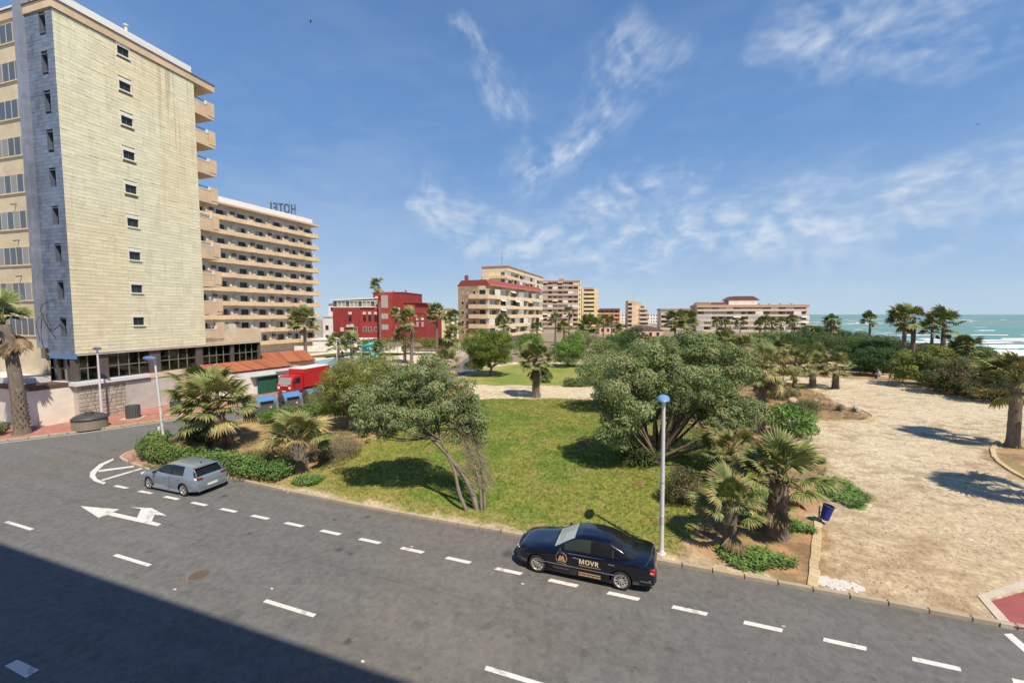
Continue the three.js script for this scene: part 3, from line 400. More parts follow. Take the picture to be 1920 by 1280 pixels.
// ================= apartment blocks farther back =================
// one balcony front: floors of parapet bands, loggia recess, and infills that differ from bay to bay
function balconyFront(g, o) {
  const { x0, x1, z, y0, fh, n, bays, par, seed, dep = 1.3, ph = .95 } = o, w = (x1 - x0) / bays, wallM = o.wall || recessM, rs = rngOf(seed);
  for (let k = 0; k < n; k++) {
    const y = y0 + k * fh, s = o.cut ? o.cut(k) : 0, xa = x0 + s;
    M('balcony_parapet', [boxUV(bb(xa, x1, y - .25, y + ph, z - .14, z))], par, g);
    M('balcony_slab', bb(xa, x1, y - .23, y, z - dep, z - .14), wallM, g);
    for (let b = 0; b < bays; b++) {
      const a = x0 + b * w + .04, e = a + w - .08, q = rs(); if (a < xa) { rs(); continue; }
      const top = y + fh - .25, bot = y + ph;
      if (q < .3) { const m = M('window', bb(a, e, bot, top, z - .1, z - .06), rs() < .5 ? glassMid : glassPale, g); const f = [bb(a, e, bot - .0, bot + .06, z - .12, z - .03), bb(a, e, top - .06, top, z - .12, z - .03)]; const c = Math.max(2, Math.round(w / 1.0)); for (let i = 0; i <= c; i++) { const xx = a + (e - a) * i / c; f.push(bb(xx - .04, xx + .04, bot, top, z - .12, z - .03)); } M('frame', f, rs() < .5 ? frameW : blindB, m); }
      else if (q < .42) { rs(); M('blind', bb(a, e, bot, top, z - .09, z - .05), blindW, g); }
      else if (q < .52) { rs(); const h = rr(.5, 1.1, rs); M('awning', [bx(e - a, .05, 1.2).rotateX(.5).translate((a + e) / 2, top - .3, z + .25)], rs() < .6 ? blindW : blindB, g); M('window', bb(a + .3, e - .3, y, top - .15, z - dep - .02, z - dep + .04), glassDark, g); }
      else { rs(); M('window', bb(a + w * .15, e - w * .2, y, y + 2.15, z - dep - .02, z - dep + .05), rs() < .7 ? glassDark : glassMid, g); if (rs() < .35) M('air_conditioner', bx(.8, .55, .3, e - .5, y + 2.1, z - dep + .2), acM, g); }
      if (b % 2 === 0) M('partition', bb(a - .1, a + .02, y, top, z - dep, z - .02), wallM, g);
    }
  }
}
const sand = plaster([.73, .59, .39]), sandD = plaster([.73, .57, .38]), redRoof = mat([.36, .085, .075], .8, { map: grain3 }), pinkRoof = mat([.55, .28, .2], .85, { map: grain3 });
{ // block with red sloping roof: front corner at local (0, 0)
  const g = plot('apartment_block', 'six storey sand coloured apartment block with red sloping roof edge', 'apartment block', -6.7, -124, .434, -.901);
  M('wall', [boxUV(bb(0, 43, 0, 17.6, -11, -1.4))], sand, g);
  M('gable_wall', [boxUV(bb(0, .3, 0, 17.6, -11, -3.6)), boxUV(bb(.3, 43, 17.55, 17.9, -11.2, .1))], sand, g);
  const rs = new THREE.Shape([[-11.4, 17.6], [-9.8, 19.4], [-1.2, 19.4], [.3, 17.6]].map(p => new THREE.Vector2(-p[0], p[1]))); M('roof', new THREE.ExtrudeGeometry(rs, { depth: 43, bevelEnabled: false }).rotateY(Math.PI / 2), redRoof, g);
  M('chimney', bb(.6, 1.6, 19, 21, -9, -8.2), mat([.3, .08, .07], .8), g);
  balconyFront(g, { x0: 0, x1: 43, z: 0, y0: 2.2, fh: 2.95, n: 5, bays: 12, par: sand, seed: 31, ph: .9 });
  for (let k = 0; k < 5; k++) { const y = 2.2 + k * 2.95; M('end_balcony', [boxUV(bb(-1.1, 0, y - .25, y + 1, -6.6, -.02))], sandD, g); M('end_loggia', bb(-.04, .02, y + 1, y + 2.4, -3.4, -.3), k % 2 ? glassMid : glassDark, g); win(g, -5.2, y + 1.6, .9, .8, -.02, { axis: 'x', pane: glassDark }); for (const z of [-7.7, -9.3]) win(g, z, y + 1.5, .75, .85, -.02, { axis: 'x', pane: h2(k, Math.round(z)) > .5 ? glassDark : glassPale, sill: false }); }
}
{ // taller block behind
  const g = plot('apartment_block', 'tall sand coloured apartment block with roof aerials rising behind the red roofed block', 'apartment block', -1.8, -175, .33, -.944);
  M('wall', [boxUV(bb(0, 57, 0, 28, -11.5, -1.4)), boxUV(bb(-.05, 57.2, 27.2, 29, -11.7, -.2))], sand, g); M('roof', bb(-.4, 57.5, 29, 29.35, -12, .1), pinkRoof, g);
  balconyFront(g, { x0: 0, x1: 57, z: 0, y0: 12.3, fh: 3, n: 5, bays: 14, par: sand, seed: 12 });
  for (let k = 0; k < 3; k++) { const y = 18.3 + k * 3; M('end_balcony', boxUV(bb(-1.2, 0, y - .2, y + 1, -7.8, -.1)), sandD, g); M('end_window', bb(-.05, .02, y + 1, y + 2.5, -3, -.2), glassMid, g); }
  M('corner_balcony', [bb(.5, 2, 21, 22, -13, -11.5), bb(.5, 2, 24, 25, -13, -11.5)], sandD, g);
  M('aerial', [beam([1, 29.3, -3], [1, 35, -3], .07), beam([4, 29.3, -4], [4, 34, -4], .06), bx(.08, .08, 1.5, 1, 34.2, -3), bx(.08, .08, 1.2, 4, 33, -4)], mat([.25, .25, .26], .6), g);
}
{ // ten storey block facing the park
  const g = plot('apartment_block', 'ten storey block with brown balcony bands between the red roofed block and the yellow tower', 'apartment block', 18.6, -254, .996, .09);
  M('wall', boxUV(bb(0, 22.6, 0, 29, -14, -1.3)), sand, g); M('roof', [bb(-.5, 22.4, 28.4, 29.4, -14, .3)], pinkRoof, g); M('end_strip', boxUV(bb(21.4, 23.2, 0, 29.2, -12, .05)), sand, g);
  M('roof_housing', bb(10, 13, 29.4, 31, -9, -5), pinkRoof, g);
  balconyFront(g, { x0: 0, x1: 21.4, z: 0, y0: 1.4, fh: 2.75, n: 10, bays: 7, par: plaster([.52, .36, .25]), seed: 66 });
  for (let k = 0; k < 9; k++) M('end_window', bb(22, 22.6, 3 + k * 2.9, 3.9 + k * 2.9, .02, .09), glassDark, g);
}
{
  const g = plot('apartment_tower', 'narrow yellow tower with dark balcony slots', 'apartment block', 48.5, -290, .99, .1), yel = plaster([.72, .58, .3]);
  M('wall', boxUV(bb(0, 11, 0, 26.3, -12, -1)), yel, g); M('roof', [bb(2, 8, 26.3, 27.6, -9, -3)], pinkRoof, g); M('side_pier', [bb(0, 1.2, 0, 26.3, -1, 0), bb(8.6, 10.8, 0, 26.3, -1, 0)], yel, g);
  for (let k = 0; k < 9; k++) { const y = .7 + k * 2.88; M('balcony_parapet', boxUV(bb(1.2, 8.6, y - .2, y + 1.3, -.2, .1)), yel, g); M('window', bb(1.6, 8.2, y + 1.3, y + 2.6, -1.05, -.95), glassDark, g); M('side_balcony', bb(10.8, 12, y, y + .9, -3, -.4), plaster([.7, .6, .45]), g); }
}
{
  const g = plot('apartment_block', 'low orange brown block with a dark roof to the right of the yellow tower', 'apartment block', 62.8, -312, .995, .1), org = plaster([.56, .29, .17]);
  M('wall', boxUV(bb(0, 17.4, 0, 12, -12, -1.4)), org, g); M('roof', [bb(-.4, 17.6, 11.9, 13.4, -12, .3)], mat([.13, .09, .09], .85), g); M('end_wall', boxUV(bb(17.4, 19, 0, 12.8, -12, .1)), plaster([.72, .6, .48]), g);
  for (let k = 0; k < 4; k++) { const y = .6 + k * 2.85; M('balcony_parapet', boxUV(bb(0, 17.4, y - .2, y + 1.2, -.15, 0)), org, g); for (let b = 0; b < 5; b++) M('window', bb(.5 + b * 3.4, 2.6 + b * 3.4, y + .6, y + 2.4, -1.46, -1.36), glassDark, g); }
}
{
  const g = plot('wedge_block', 'sand coloured block with a slanting stepped side and bare end wall', 'apartment block', 78, -280, .99, .12);
  const sh = new THREE.Shape([[0, 0], [0, 18.3], [7.6, 17.4], [10.5, 14.6], [13.2, 11], [13.2, 0]].map(p => new THREE.Vector2(...p))); M('wall', boxUV(new THREE.ExtrudeGeometry(sh, { depth: 12, bevelEnabled: false }).translate(0, 0, -12)), plaster([.6, .45, .3]), g);
  M('bare_end', boxUV(bb(2.6, 7, 0, 15, -.05, .12)), plaster([.72, .54, .36]), g); for (let k = 0; k < 6; k++) { const y = 1 + k * 2.8; M('corner_loggia', bb(.05, 2.4, y, y + 1.5, -.03, .06), glassDark, g); if (k < 5) M('step_balcony', [boxUV(bb(7.4, 14.4 - k * .35, y, y + 1, -3, .9))], plaster([.68, .56, .44]), g); if (k < 5) M('window', bb(8, 12.8 - k * .6, y + 1.05, y + 2.3, -.02, .06), glassMid, g); }
  M('aerial', beam([4, 18, -4], [4, 23, -4], .09), mat([.3, .3, .3], .6), g);
}
{ // long seafront block
  const g = plot('seafront_block', 'long low pinkish apartment block by the sea with hipped roof houses on top', 'apartment block', 99.5, -224, .9855, .17), pk = plaster([.62, .49, .38]);
  M('wall', boxUV(bb(0, 54.5, 0, 13.2, -14, -2.1)), plaster([.6, .5, .4]), g); M('roof', [bb(-.3, 54.3, 12.7, 14.1, -14, .35)], mat([.62, .42, .31], .85, { map: grain3 }), g);
  balconyFront(g, { x0: 0, x1: 54.5, z: 0, y0: .1, fh: 2.72, n: 5, bays: 15, par: pk, seed: 8, ph: .85, dep: 2.1 });
  const hip = (x0, x1, y, h, ov, m) => { const a = new THREE.ConeGeometry(.7072, 1, 4).rotateY(Math.PI / 4).scale(x1 - x0 + ov, h, 8 + ov).translate((x0 + x1) / 2, y + h / 2, -7); return a; };
  M('penthouse', boxUV(bb(16.5, 30.5, 14.1, 17, -11, -2.5)), plaster([.78, .66, .56]), g); { const sh = new THREE.Shape([[-1, 0], [2.6, 2.1], [12.4, 2.1], [16, 0]].map(p => new THREE.Vector2(...p))); M('penthouse_roof', new THREE.ExtrudeGeometry(sh, { depth: 9, bevelEnabled: false }).translate(16, 16.6, -11.3), mat([.17, .08, .075], .85), g); const s2 = new THREE.Shape([[0, 0], [2, 1.5], [9, 1.5], [11, 0]].map(p => new THREE.Vector2(...p))); M('roof_house', new THREE.ExtrudeGeometry(s2, { depth: 6, bevelEnabled: false }).translate(7.2, 14, -9), mat([.18, .09, .08], .85), g); M('roof_house', new THREE.ExtrudeGeometry(s2, { depth: 6, bevelEnabled: false }).scale(.8, 1.2, 1).translate(-.6, 13.8, -9), mat([.34, .22, .17], .85), g); }
  for (const x of [33, 38, 43.5, 49]) M('chimney', bb(x, x + .9, 14.1, 15, -8, -7.2), plaster([.45, .33, .27]), g);
  const w2 = plot('seafront_annex', 'lower terraced wing joined to the left of the long pinkish seafront block', 'apartment block', 83, -232, .985, .17); M('wall', boxUV(bb(0, 17.5, 0, 11.6, -12, -1.3)), plaster([.66, .52, .38]), w2); M('roof', bb(-.3, 17.5, 11.3, 12.2, -12, .2), mat([.42, .25, .2], .85), w2); balconyFront(w2, { x0: 0, x1: 17.4, z: 0, y0: .6, fh: 2.75, n: 4, bays: 5, par: pk, seed: 19 });
}
{ // red building beyond the pool
  const g = plot('red_building', 'dark red building with white glazed top floor beyond the pool', 'building', -51.0, -118.5, .985, .17), red = plaster([.27, .04, .04]), red2 = plaster([.33, .05, .046]);
  M('wall', boxUV(bb(0, 8.3, 0, 11.0, -16, 0)), red, g); M('wall', boxUV(bb(8.3, 13.6, 0, 11.0, -16, -.3)), red2, g); M('tower_block', boxUV(bb(12.2, 21.2, 0, 15.0, -14, -.5)), red, g); M('tower_front', boxUV(bb(14.6, 18.6, 0, 15.1, -.5, 1.2)), red2, g);
  M('right_block', boxUV(bb(21.2, 24.4, 0, 12.2, -13, -.8)), red2, g); M('right_block', boxUV(bb(24.4, 27.8, 0, 9.4, -13, -.6)), red, g); M('coping', [bb(11.9, 21.3, 15, 15.25, -14, -.4), bb(21.2, 24.9, 12.2, 12.45, -13, -.6), bb(24.4, 28, 9.4, 9.6, -13, -.5)], mat([.3, .06, .055], .8), g);
  M('penthouse_roof', [bx(13.4, .35, 13, 6.5, 13.1, -6.3).rotateZ(.035)], whiteP, g); const fr = M('penthouse_glazing', [bb(.1, 12.9, 11, 11.3, -.5, .02), bb(.1, 12.9, 12.7, 13, -.5, .02)], frameW, g); for (let k = 0; k < 10; k++) { M('pane', bb(.2 + k * 1.28, 1.36 + k * 1.28, 11.3, 12.7, -.25, -.2), k % 3 ? glassPale : glassMid, fr); M('mullion', bb(1.36 + k * 1.28, 1.48 + k * 1.28, 11.3, 12.7, -.3, .02), frameW, fr); }
  for (const x of [5.4]) { win(g, x, 8.0, .9, 1.6, .03, { pane: glassDark, frame: red2 }); M('lintel', bx(1, .7, .1, x, 9.4, .06), plaster([.78, .6, .55]), g); }
  for (const x of [9.6, 11.2, 13]) { win(g, x, 8.0, .8, 1.7, -.27, { pane: glassDark, frame: red2 }); M('lintel', bx(.9, .7, .1, x, 9.4, -.24), plaster([.78, .6, .55]), g); win(g, x, 4.9, .9, 1.2, -.27, { pane: glassMid }); }
  win(g, 6.9, 4.9, 1.1, 1.1, .03, { pane: glassMid });
  M('air_conditioner', bx(.9, 1.1, .4, 2.9, 4.8, .2), acM, g); M('air_conditioner', bx(.9, .7, .4, 4.8, 5.8, .2), acM, g); M('air_conditioner', bx(.9, .8, .4, 6, 5.9, .2), acM, g);
  for (const [x, y, h] of [[16.5, 12.6, 3.4], [16.5, 8.6, 1.4], [16.5, 5.6, 1.4]]) win(g, x, y, 1.9, h, 1.22, { pane: glassPale, cols: 2, frame: mat([.5, .3, .28], .8) });
  for (const [x, y, z] of [[13.3, 9.5, -.47], [13.3, 12.4, -.47], [19.8, 9.2, -.47], [22.2, 9.4, -.77], [23.5, 9.4, -.77], [25.2, 6.4, -.57], [26.7, 6.4, -.57]]) { win(g, x, y, .7, 1.5, z + .0, { pane: glassPale, frame: red2 }); M('lintel', bx(.8, .6, .1, x, y + 1.4, z + .05), plaster([.8, .66, .6]), g); }
  M('roof_vent', [cyl(.25, .25, .8, 19.5, 15.25, -6), cyl(.2, .2, .6, 16.2, 15.25, -5)], mat([.35, .12, .1], .8), g);
}
// town houses behind
{
  const house = (label, x, z, w, h, c, roofC, pitch) => { const g = plot('town_house', label, 'house', x, z, 1, .02); M('wall', boxUV(bb(0, w, 0, h, -9, 0)), plaster(c), g); if (pitch) M('roof', new THREE.ExtrudeGeometry(new THREE.Shape([[-.4, 0], [w / 2, pitch], [w + .4, 0]].map(p => new THREE.Vector2(...p))), { depth: 9.6, bevelEnabled: false }).translate(0, h, -9.3), mat(roofC, .85, { map: grain3 }), g); else M('roof', bb(-.2, w + .2, h, h + .4, -9.2, .2), mat(roofC, .85), g); for (let k = 0; k < Math.floor(w / 2.6); k++) for (let y = 1.6; y < h - 1; y += 3) win(g, 1.3 + k * 2.6, y + .3, 1, 1.4, .03, { pane: glassDark }); return g; };
  house('white house with shallow orange tiled roof behind the red building', -66, -150, 17, 12.6, [.76, .74, .7], [.5, .24, .12], 2.2);
  house('white flat roofed house between the hotel wing and the red building', -60, -132, 7, 8.2, [.78, .77, .74], [.7, .68, .65], 0);
  house('cream house with flat roof behind the right end of the red building', -31, -142, 9, 10.8, [.74, .66, .5], [.6, .5, .4], 0);
  house('white long house behind the tall fan palm', -27, -150, 15, 7.2, [.8, .79, .77], [.74, .73, .7], 0);
  house('white low house left of the sand coloured apartment block', -21.5, -165, 8, 9.2, [.76, .72, .66], [.5, .3, .2], 1.4);
  house('pale low building with dark roof under the brown banded block', 40, -190, 12, 3.6, [.66, .42, .3], [.2, .13, .11], 1.8);
  house('small pink walled house at the foot of the orange brown block', 43.5, -150, 11, 3.4, [.68, .42, .3], [.18, .13, .12], 1.6);
  house('white factory hall glimpsed beside the seafront block', 100, -420, 52, 9, [.82, .82, .82], [.75, .76, .78], 0);
  house('white house glimpsed left of the slanting sided block', 88, -390, 11, 10, [.8, .8, .8], [.7, .7, .7], 0);
}
// ================= pool terrace, service buildings, walls =================
const tileM = [[.4, .135, .065], [.46, .17, .085], [.34, .105, .05]].map(c => mat(c, .85, { map: grain3 }));
function tileRoof(g, x0, x1, z0, z1, y0, y1) { // slope from (z0, y0) eave to (z1, y1) ridge: one half-round row after another
  const len = Math.hypot(z1 - z0, y1 - y0), ang = Math.atan2(y1 - y0, z0 - z1), n = Math.round((x1 - x0) / .28); for (let k = 0; k < n; k++) { const t = new THREE.CylinderGeometry(.15, .15, len, 8, 1, true, 0, Math.PI).rotateZ(Math.PI / 2).rotateY(Math.PI / 2); t.rotateX(ang).translate(x0 + (k + .5) * (x1 - x0) / n, (y0 + y1) / 2, (z0 + z1) / 2); M('tile_row', t, tileM[Math.floor(h2(k, n) * 3)], g); }
}
{
  const g = plot('service_building', 'white service building with orange tiled roof and green sliding gate', 'building', -30.9, -42.2, .47, -.883);
  M('wall', [boxUV(bb(.6, 9, 0, 2.6, -3.2, -.2)), boxUV(bb(.6, 9.2, 0, 2.75, -.2, 0))], whiteP, g); tileRoof(g, .6, 9.1, .12, -3.3, 2.82, 3.55);
  M('vent_grille', bb(6.9, 8.7, 2.0, 2.4, 0, .05), mat([.18, .17, .18], .7), g);
  const gt = M('gate', bb(4.6, 7.0, .12, 2.05, .25, .33), mat([.02, .12, .075], .6, { map: grain3 }), g); for (let k = 0; k < 8; k++) M('gate_panel', bb(4.64 + k * .295, 4.91 + k * .295, .16, 2.0, .33, .35), mat([.018, .115, .07], .55), gt); M('gate_canopy', bb(4.0, 7.05, 2.08, 2.14, 0, .6), mat([.05, .13, .09], .6), g);
  M('side_wall', [boxUV(bb(9.2, 9.35, 0, 2.9, -3, .9))], plaster([.7, .66, .6]), g); M('stone_pier', boxUV(bb(-.4, .6, 0, 2.6, -.8, .2)), plaster([.55, .47, .38]), g);
  const p = plot('pool_pavilion', 'low pool pavilion with orange tiled roof and sand coloured gable wall', 'building', -31.2, -53, .6, -.8); M('wall', [boxUV(bb(-1, 6, 0, 2.7, -5, 0))], plaster([.66, .52, .36]), p); tileRoof(p, -1.2, 6, .4, -2.6, 2.7, 3.9); tileRoof(p, -1.2, 6, -5.4, -2.6, 2.7, 3.9); M('gable', new THREE.ExtrudeGeometry(new THREE.Shape([[.2, 2.7], [-2.6, 3.85], [-5.2, 2.7]].map(q => new THREE.Vector2(...q))), { depth: .3, bevelEnabled: false }).rotateY(-Math.PI / 2).translate(6.15, 0, 0), plaster([.66, .52, .36]), p);
}
{ // pool: coping, water sheet in a tiled basin
  struct('terrace', flat([[-66, -62], [-33, -54], [-20, -62], [-14, -74], [-12, -100], [-40, -108]], .02), plaster([.6, .52, .42]));
  const P = [[-38.5, -69], [-29.5, -68], [-24, -80], [-27, -88], [-36, -86], [-38, -79]]; const pl = thing('swimming_pool', 'bright blue outdoor swimming pool with pale stone rim', 'pool');
  M('basin', [flat(P, .1)], mat([.1, .42, .66], .5), pl); M('water', flat(P, .22), new THREE.MeshPhysicalMaterial({ color: 0x49aee0, roughness: .06, transmission: .35, thickness: 0, ior: 1.33, bumpMap: rep(bumpTex, .4), bumpScale: .03, side: THREE.DoubleSide }), pl);
  const cx = -32, cz = -78; for (let i = 0; i < P.length; i++) { const a = P[i], b = P[(i + 1) % P.length]; const l = Math.hypot(b[0] - a[0], b[1] - a[1]); M('rim', rb(l + .5, .3, .55, .05).rotateY(Math.atan2(-(b[1] - a[1]), b[0] - a[0])).translate((a[0] + b[0]) / 2, .17, (a[1] + b[1]) / 2), plaster([.72, .66, .56]), pl); }
  struct('pool_lawn', flat([[-46, -86], [-37, -88], [-26, -90], [-22, -96], [-40, -100]], .03), mat([.09, .13, .035], .95, { map: grain3 }));
}
{ // pale boundary wall along the far side of the side street
  const w = thing('boundary_wall', 'pale rendered boundary wall along the far side street', 'wall'), pts = [[-21.8, -52.4], [-18.8, -57], [-15.6, -62.6], [-13, -68.4], [-11.6, -76], [-11, -90], [-10.5, -96]]; for (let i = 0; i + 1 < pts.length; i++) { const [a, b] = [pts[i], pts[i + 1]], l = Math.hypot(b[0] - a[0], b[1] - a[1]); M('wall_panel', boxUV(bx(l, 1.3, .22)).rotateY(Math.atan2(-(b[1] - a[1]), b[0] - a[0])).translate((a[0] + b[0]) / 2, .65, (a[1] + b[1]) / 2), plaster([.7, .6, .47]), w); M('coping', bx(l, .1, .3).rotateY(Math.atan2(-(b[1] - a[1]), b[0] - a[0])).translate((a[0] + b[0]) / 2, 1.36, (a[1] + b[1]) / 2), plaster([.74, .66, .55]), w); }
  const v = thing('garden_wall', 'white garden wall and shed in front of the red building', 'wall'); M('wall', [boxUV(bx(14, 2.6, 6, -43, 1.3, -107)), boxUV(bx(26, 1.4, .3, -40, .7, -101))], whiteP, v); M('shed_roof', bx(14.4, .3, 6.4, -43, 2.75, -107), whiteP, v);
}
// thatched parasols, slide, loungers by the pool
{
  const th = mat([.2, .165, .13], .95, { map: grain3, bumpMap: bump1, bumpScale: .05 }); let src; const spots = [[-31.5, -92], [-28, -95], [-25.8, -93.5], [-23.4, -96.5], [-21, -92.5]];
  spots.forEach(([x, z], i) => { const lab = 'thatched straw parasol on a post by the pool'; if (!i) { src = thing('straw_parasol', lab, 'parasol', x, .05, z, 0, 'straw parasols by the pool'); M('post', cyl(.06, .05, 2.4), mat([.3, .2, .12], .9), src); const t = new THREE.ConeGeometry(1.6, 1.0, 14, 3, true); const p = t.attributes.position; for (let k = 0; k < p.count; k++) p.setY(k, p.getY(k) - .12 * h2(k, 3)); t.computeVertexNormals(); M('thatch', t.translate(0, 2.5, 0), th, src); } else copy(src, lab, x, .05, z, i * 1.3); });
  const sl = thing('water_slide', 'turquoise spiral water slide at the pool edge', 'slide', -29.6, .1, -86); const c = []; for (let k = 0; k <= 40; k++) { const a = k / 40 * Math.PI * 2.3; c.push(V(Math.cos(a) * 1.1, 3.2 - k / 40 * 2.6, Math.sin(a) * 1.1)); } M('chute', new THREE.TubeGeometry(new THREE.CatmullRomCurve3(c), 60, .38, 8), mat([.06, .42, .36], .4), sl); M('tower_post', cyl(.09, .09, 3.3), frameW, sl); M('ladder', [bx(.05, 3.2, .05, -1.6, 1.6, .25), bx(.05, 3.2, .05, -1.6, 1.6, -.25), ...Array.from({ length: 9 }, (_, i) => bx(.04, .04, .5, -1.6, .3 + i * .34, 0))], frameW, sl);
  let lo; for (let k = 0; k < 7; k++) { const x = -33.5 + k * 1.5, z = -66.4 - (k % 2) * .5 + k * .1; const lab = 'white sun lounger on the near side of the pool'; if (!k) { lo = thing('sun_lounger', lab, 'sun lounger', x, .02, z, .3, 'sun loungers by the pool'); M('frame', [bx(.62, .06, 1.3, 0, .32, .3), bx(.05, .3, .05, -.27, .15, .85), bx(.05, .3, .05, .27, .15, .85), bx(.05, .3, .05, -.27, .15, -.25), bx(.05, .3, .05, .27, .15, -.25)], frameW, lo); M('backrest', bx(.62, .05, .75).rotateX(.7).translate(0, .55, -.62), mat([.3, .45, .62], .7), lo); } else copy(lo, lab, x, .02, z, .3 + k * .05); }
}
// the building the picture is taken from: behind the camera, its roof edge shades the street
{
  const o = sn(0, -8.2); const g = thing('apartment_building', 'pale apartment building across the street, outside the picture, shading the asphalt', 'building', o[0], 0, o[1], Math.atan2(-SZ, SX));
  M('wall', boxUV(bb(-20, 8, 0, 21.6, -7, 7.2)), plaster([.72, .68, .6]), g); M('roof', bb(-20.2, 8.2, 21.6, 22.3, -7.2, 7.5), plaster([.66, .62, .55]), g); for (let k = 0; k < 6; k++) for (let b = 0; b < 7; b++) M('window', bb(-18.5 + b * 3.7, -17.1 + b * 3.7, 1.2 + k * 3.2, 2.6 + k * 3.2, -7.06, -6.98), glassDark, g);
}
// ================= vegetation =================
const leafM = mat([1, 1, 1], .9, { vertexColors: true, transmission: .36, thickness: 0, specularIntensity: .3 }), leafGloss = mat([1, 1, 1], .55, { vertexColors: true, transmission: .2, thickness: 0 });
const barkTex = dataTex(256, 256, (i, j) => { const v = .62 + .75 * (nA[((j >> 1) % 512) * 512 + (i * 2) % 512] - .5) + .5 * (nB[(j % 512) * 512 + (i * 2) % 512] - .5); return [v * .34, v * .27, v * .21]; });
const barkM = mat([1, 1, 1], .95, { map: barkTex, bumpMap: bump1, bumpScale: .04 }), barkGrey = mat([1.5, 1.5, 1.45].map(v => Math.min(1, v * .62)), .95, { map: grain3, bumpMap: bump1, bumpScale: .04 });
barkGrey.color = C(.3, .26, .215);
// leaves: small folded blades scattered through the outer part of each clump
function foliage(clumps, o) {
  const rs = rngOf(o.seed), pos = [], col = [], dens = o.dens, L = o.len, W = o.wid, a = V(0, 0, 0), b = V(0, 0, 0), n = V(0, 0, 0), d = V(0, 0, 0);
  for (const c of clumps) {
    const [cx, cy, cz, rx, ry, rz] = c, cnt = Math.round(dens * 4 * Math.PI * ((rx * ry) ** 1.6 / 3 + (rx * rz) ** 1.6 / 3 + (ry * rz) ** 1.6 / 3) ** (1 / 1.6) * (c[6] || 1)); const tint = .82 + .36 * rs(), pal = o.cols[Math.floor(rs() * o.cols.length)];
    for (let i = 0; i < cnt; i++) {
      const u = rs() * 2 - 1, ph = rs() * Math.PI * 2, s = Math.sqrt(1 - u * u); d.set(s * Math.cos(ph), u, s * Math.sin(ph)); if (d.y < -.35 && rs() < .6) continue;
      const k = (o.solid ? Math.cbrt(rs()) : .55 + .45 * Math.sqrt(rs())) * (1 + .16 * (rs() - .4)); const x = cx + d.x * rx * k, y = cy + d.y * ry * k, z = cz + d.z * rz * k; if (y < (o.floor ?? .05)) continue;
      n.set(d.x * 1.15 + rs() * 1.3 - .65, d.y * 1.15 + .45 + rs() * 1.3 - .65, d.z * 1.15 + rs() * 1.3 - .65).normalize(); a.set(rs() - .5 + (o.windx || 0), rs() - .5 + (o.up || 0), rs() - .5).cross(n).normalize(); b.crossVectors(n, a); if (o.up) { const q = a.clone(); a.copy(b); b.copy(q); }
      const l = L * (.6 + .8 * rs()), w = W * (.6 + .8 * rs()), f = .25 * w; const q = 1.5 * tint * (.72 + .56 * rs()), pc = rs() < .8 ? pal : o.cols[Math.floor(rs() * o.cols.length)];
      const P = (e, g, h) => pos.push(x + a.x * e + b.x * g + n.x * h, y + a.y * e + b.y * g + n.y * h, z + a.z * e + b.z * g + n.z * h);
      P(-l / 2, 0, 0); P(0, w / 2, f); P(l / 2, 0, 0); P(-l / 2, 0, 0); P(l / 2, 0, 0); P(0, -w / 2, f); for (let t = 0; t < 6; t++) col.push(pc[0] * q, pc[1] * q, pc[2] * q);
    }
  }
  const g = new THREE.BufferGeometry(); g.setAttribute('position', new THREE.Float32BufferAttribute(pos, 3)); g.setAttribute('color', new THREE.Float32BufferAttribute(col, 3)); g.computeVertexNormals(); return g;
}
function clumpsIn(c, r, n, cr, seed, o = {}) { // clump centres through an ellipsoid, denser near its skin
  const rs = rngOf(seed), out = []; let guard = 0; while (out.length < n && guard++ < n * 60) { const u = rs() * 2 - 1, ph = rs() * 6.283, s = Math.sqrt(1 - u * u), k = .45 + .55 * Math.sqrt(rs()); let dx = s * Math.cos(ph) * k, dy = u * k, dz = s * Math.sin(ph) * k; if (dy < (o.low ?? -.55)) continue; const q = cr * (.65 + .7 * rs()); const p = [c[0] + dx * (r[0] - cr * .6) + (o.lean || 0) * dy, c[1] + dy * (r[1] - cr * .5), c[2] + dz * (r[2] - cr * .6)]; if (out.some(e => Math.hypot(e[0] - p[0], e[1] - p[1], e[2] - p[2]) < (e[3] + q) * (o.sep || .58))) continue; out.push([...p, q, q * (o.flat || .78), q]); } return out;
}
function limb(pts, r0, r1, n = 7) { // tapered bent tube
  const cv = new THREE.CatmullRomCurve3(pts.map(p => V(...p))), N = Math.max(6, pts.length * 4), g = new THREE.TubeGeometry(cv, N, 1, n), p = g.attributes.position, q = V(0, 0, 0); for (let i = 0; i <= N; i++) { const c = cv.getPointAt(i / N), r = r0 + (r1 - r0) * i / N; for (let j = 0; j <= n; j++) { const k = i * (n + 1) + j; q.fromBufferAttribute(p, k).sub(c).multiplyScalar(r * (1 + .18 * (h2(i, j % n) - .5))).add(c); p.setXYZ(k, q.x, q.y, q.z); } } g.computeVertexNormals(); return boxUV(g, 1);
}
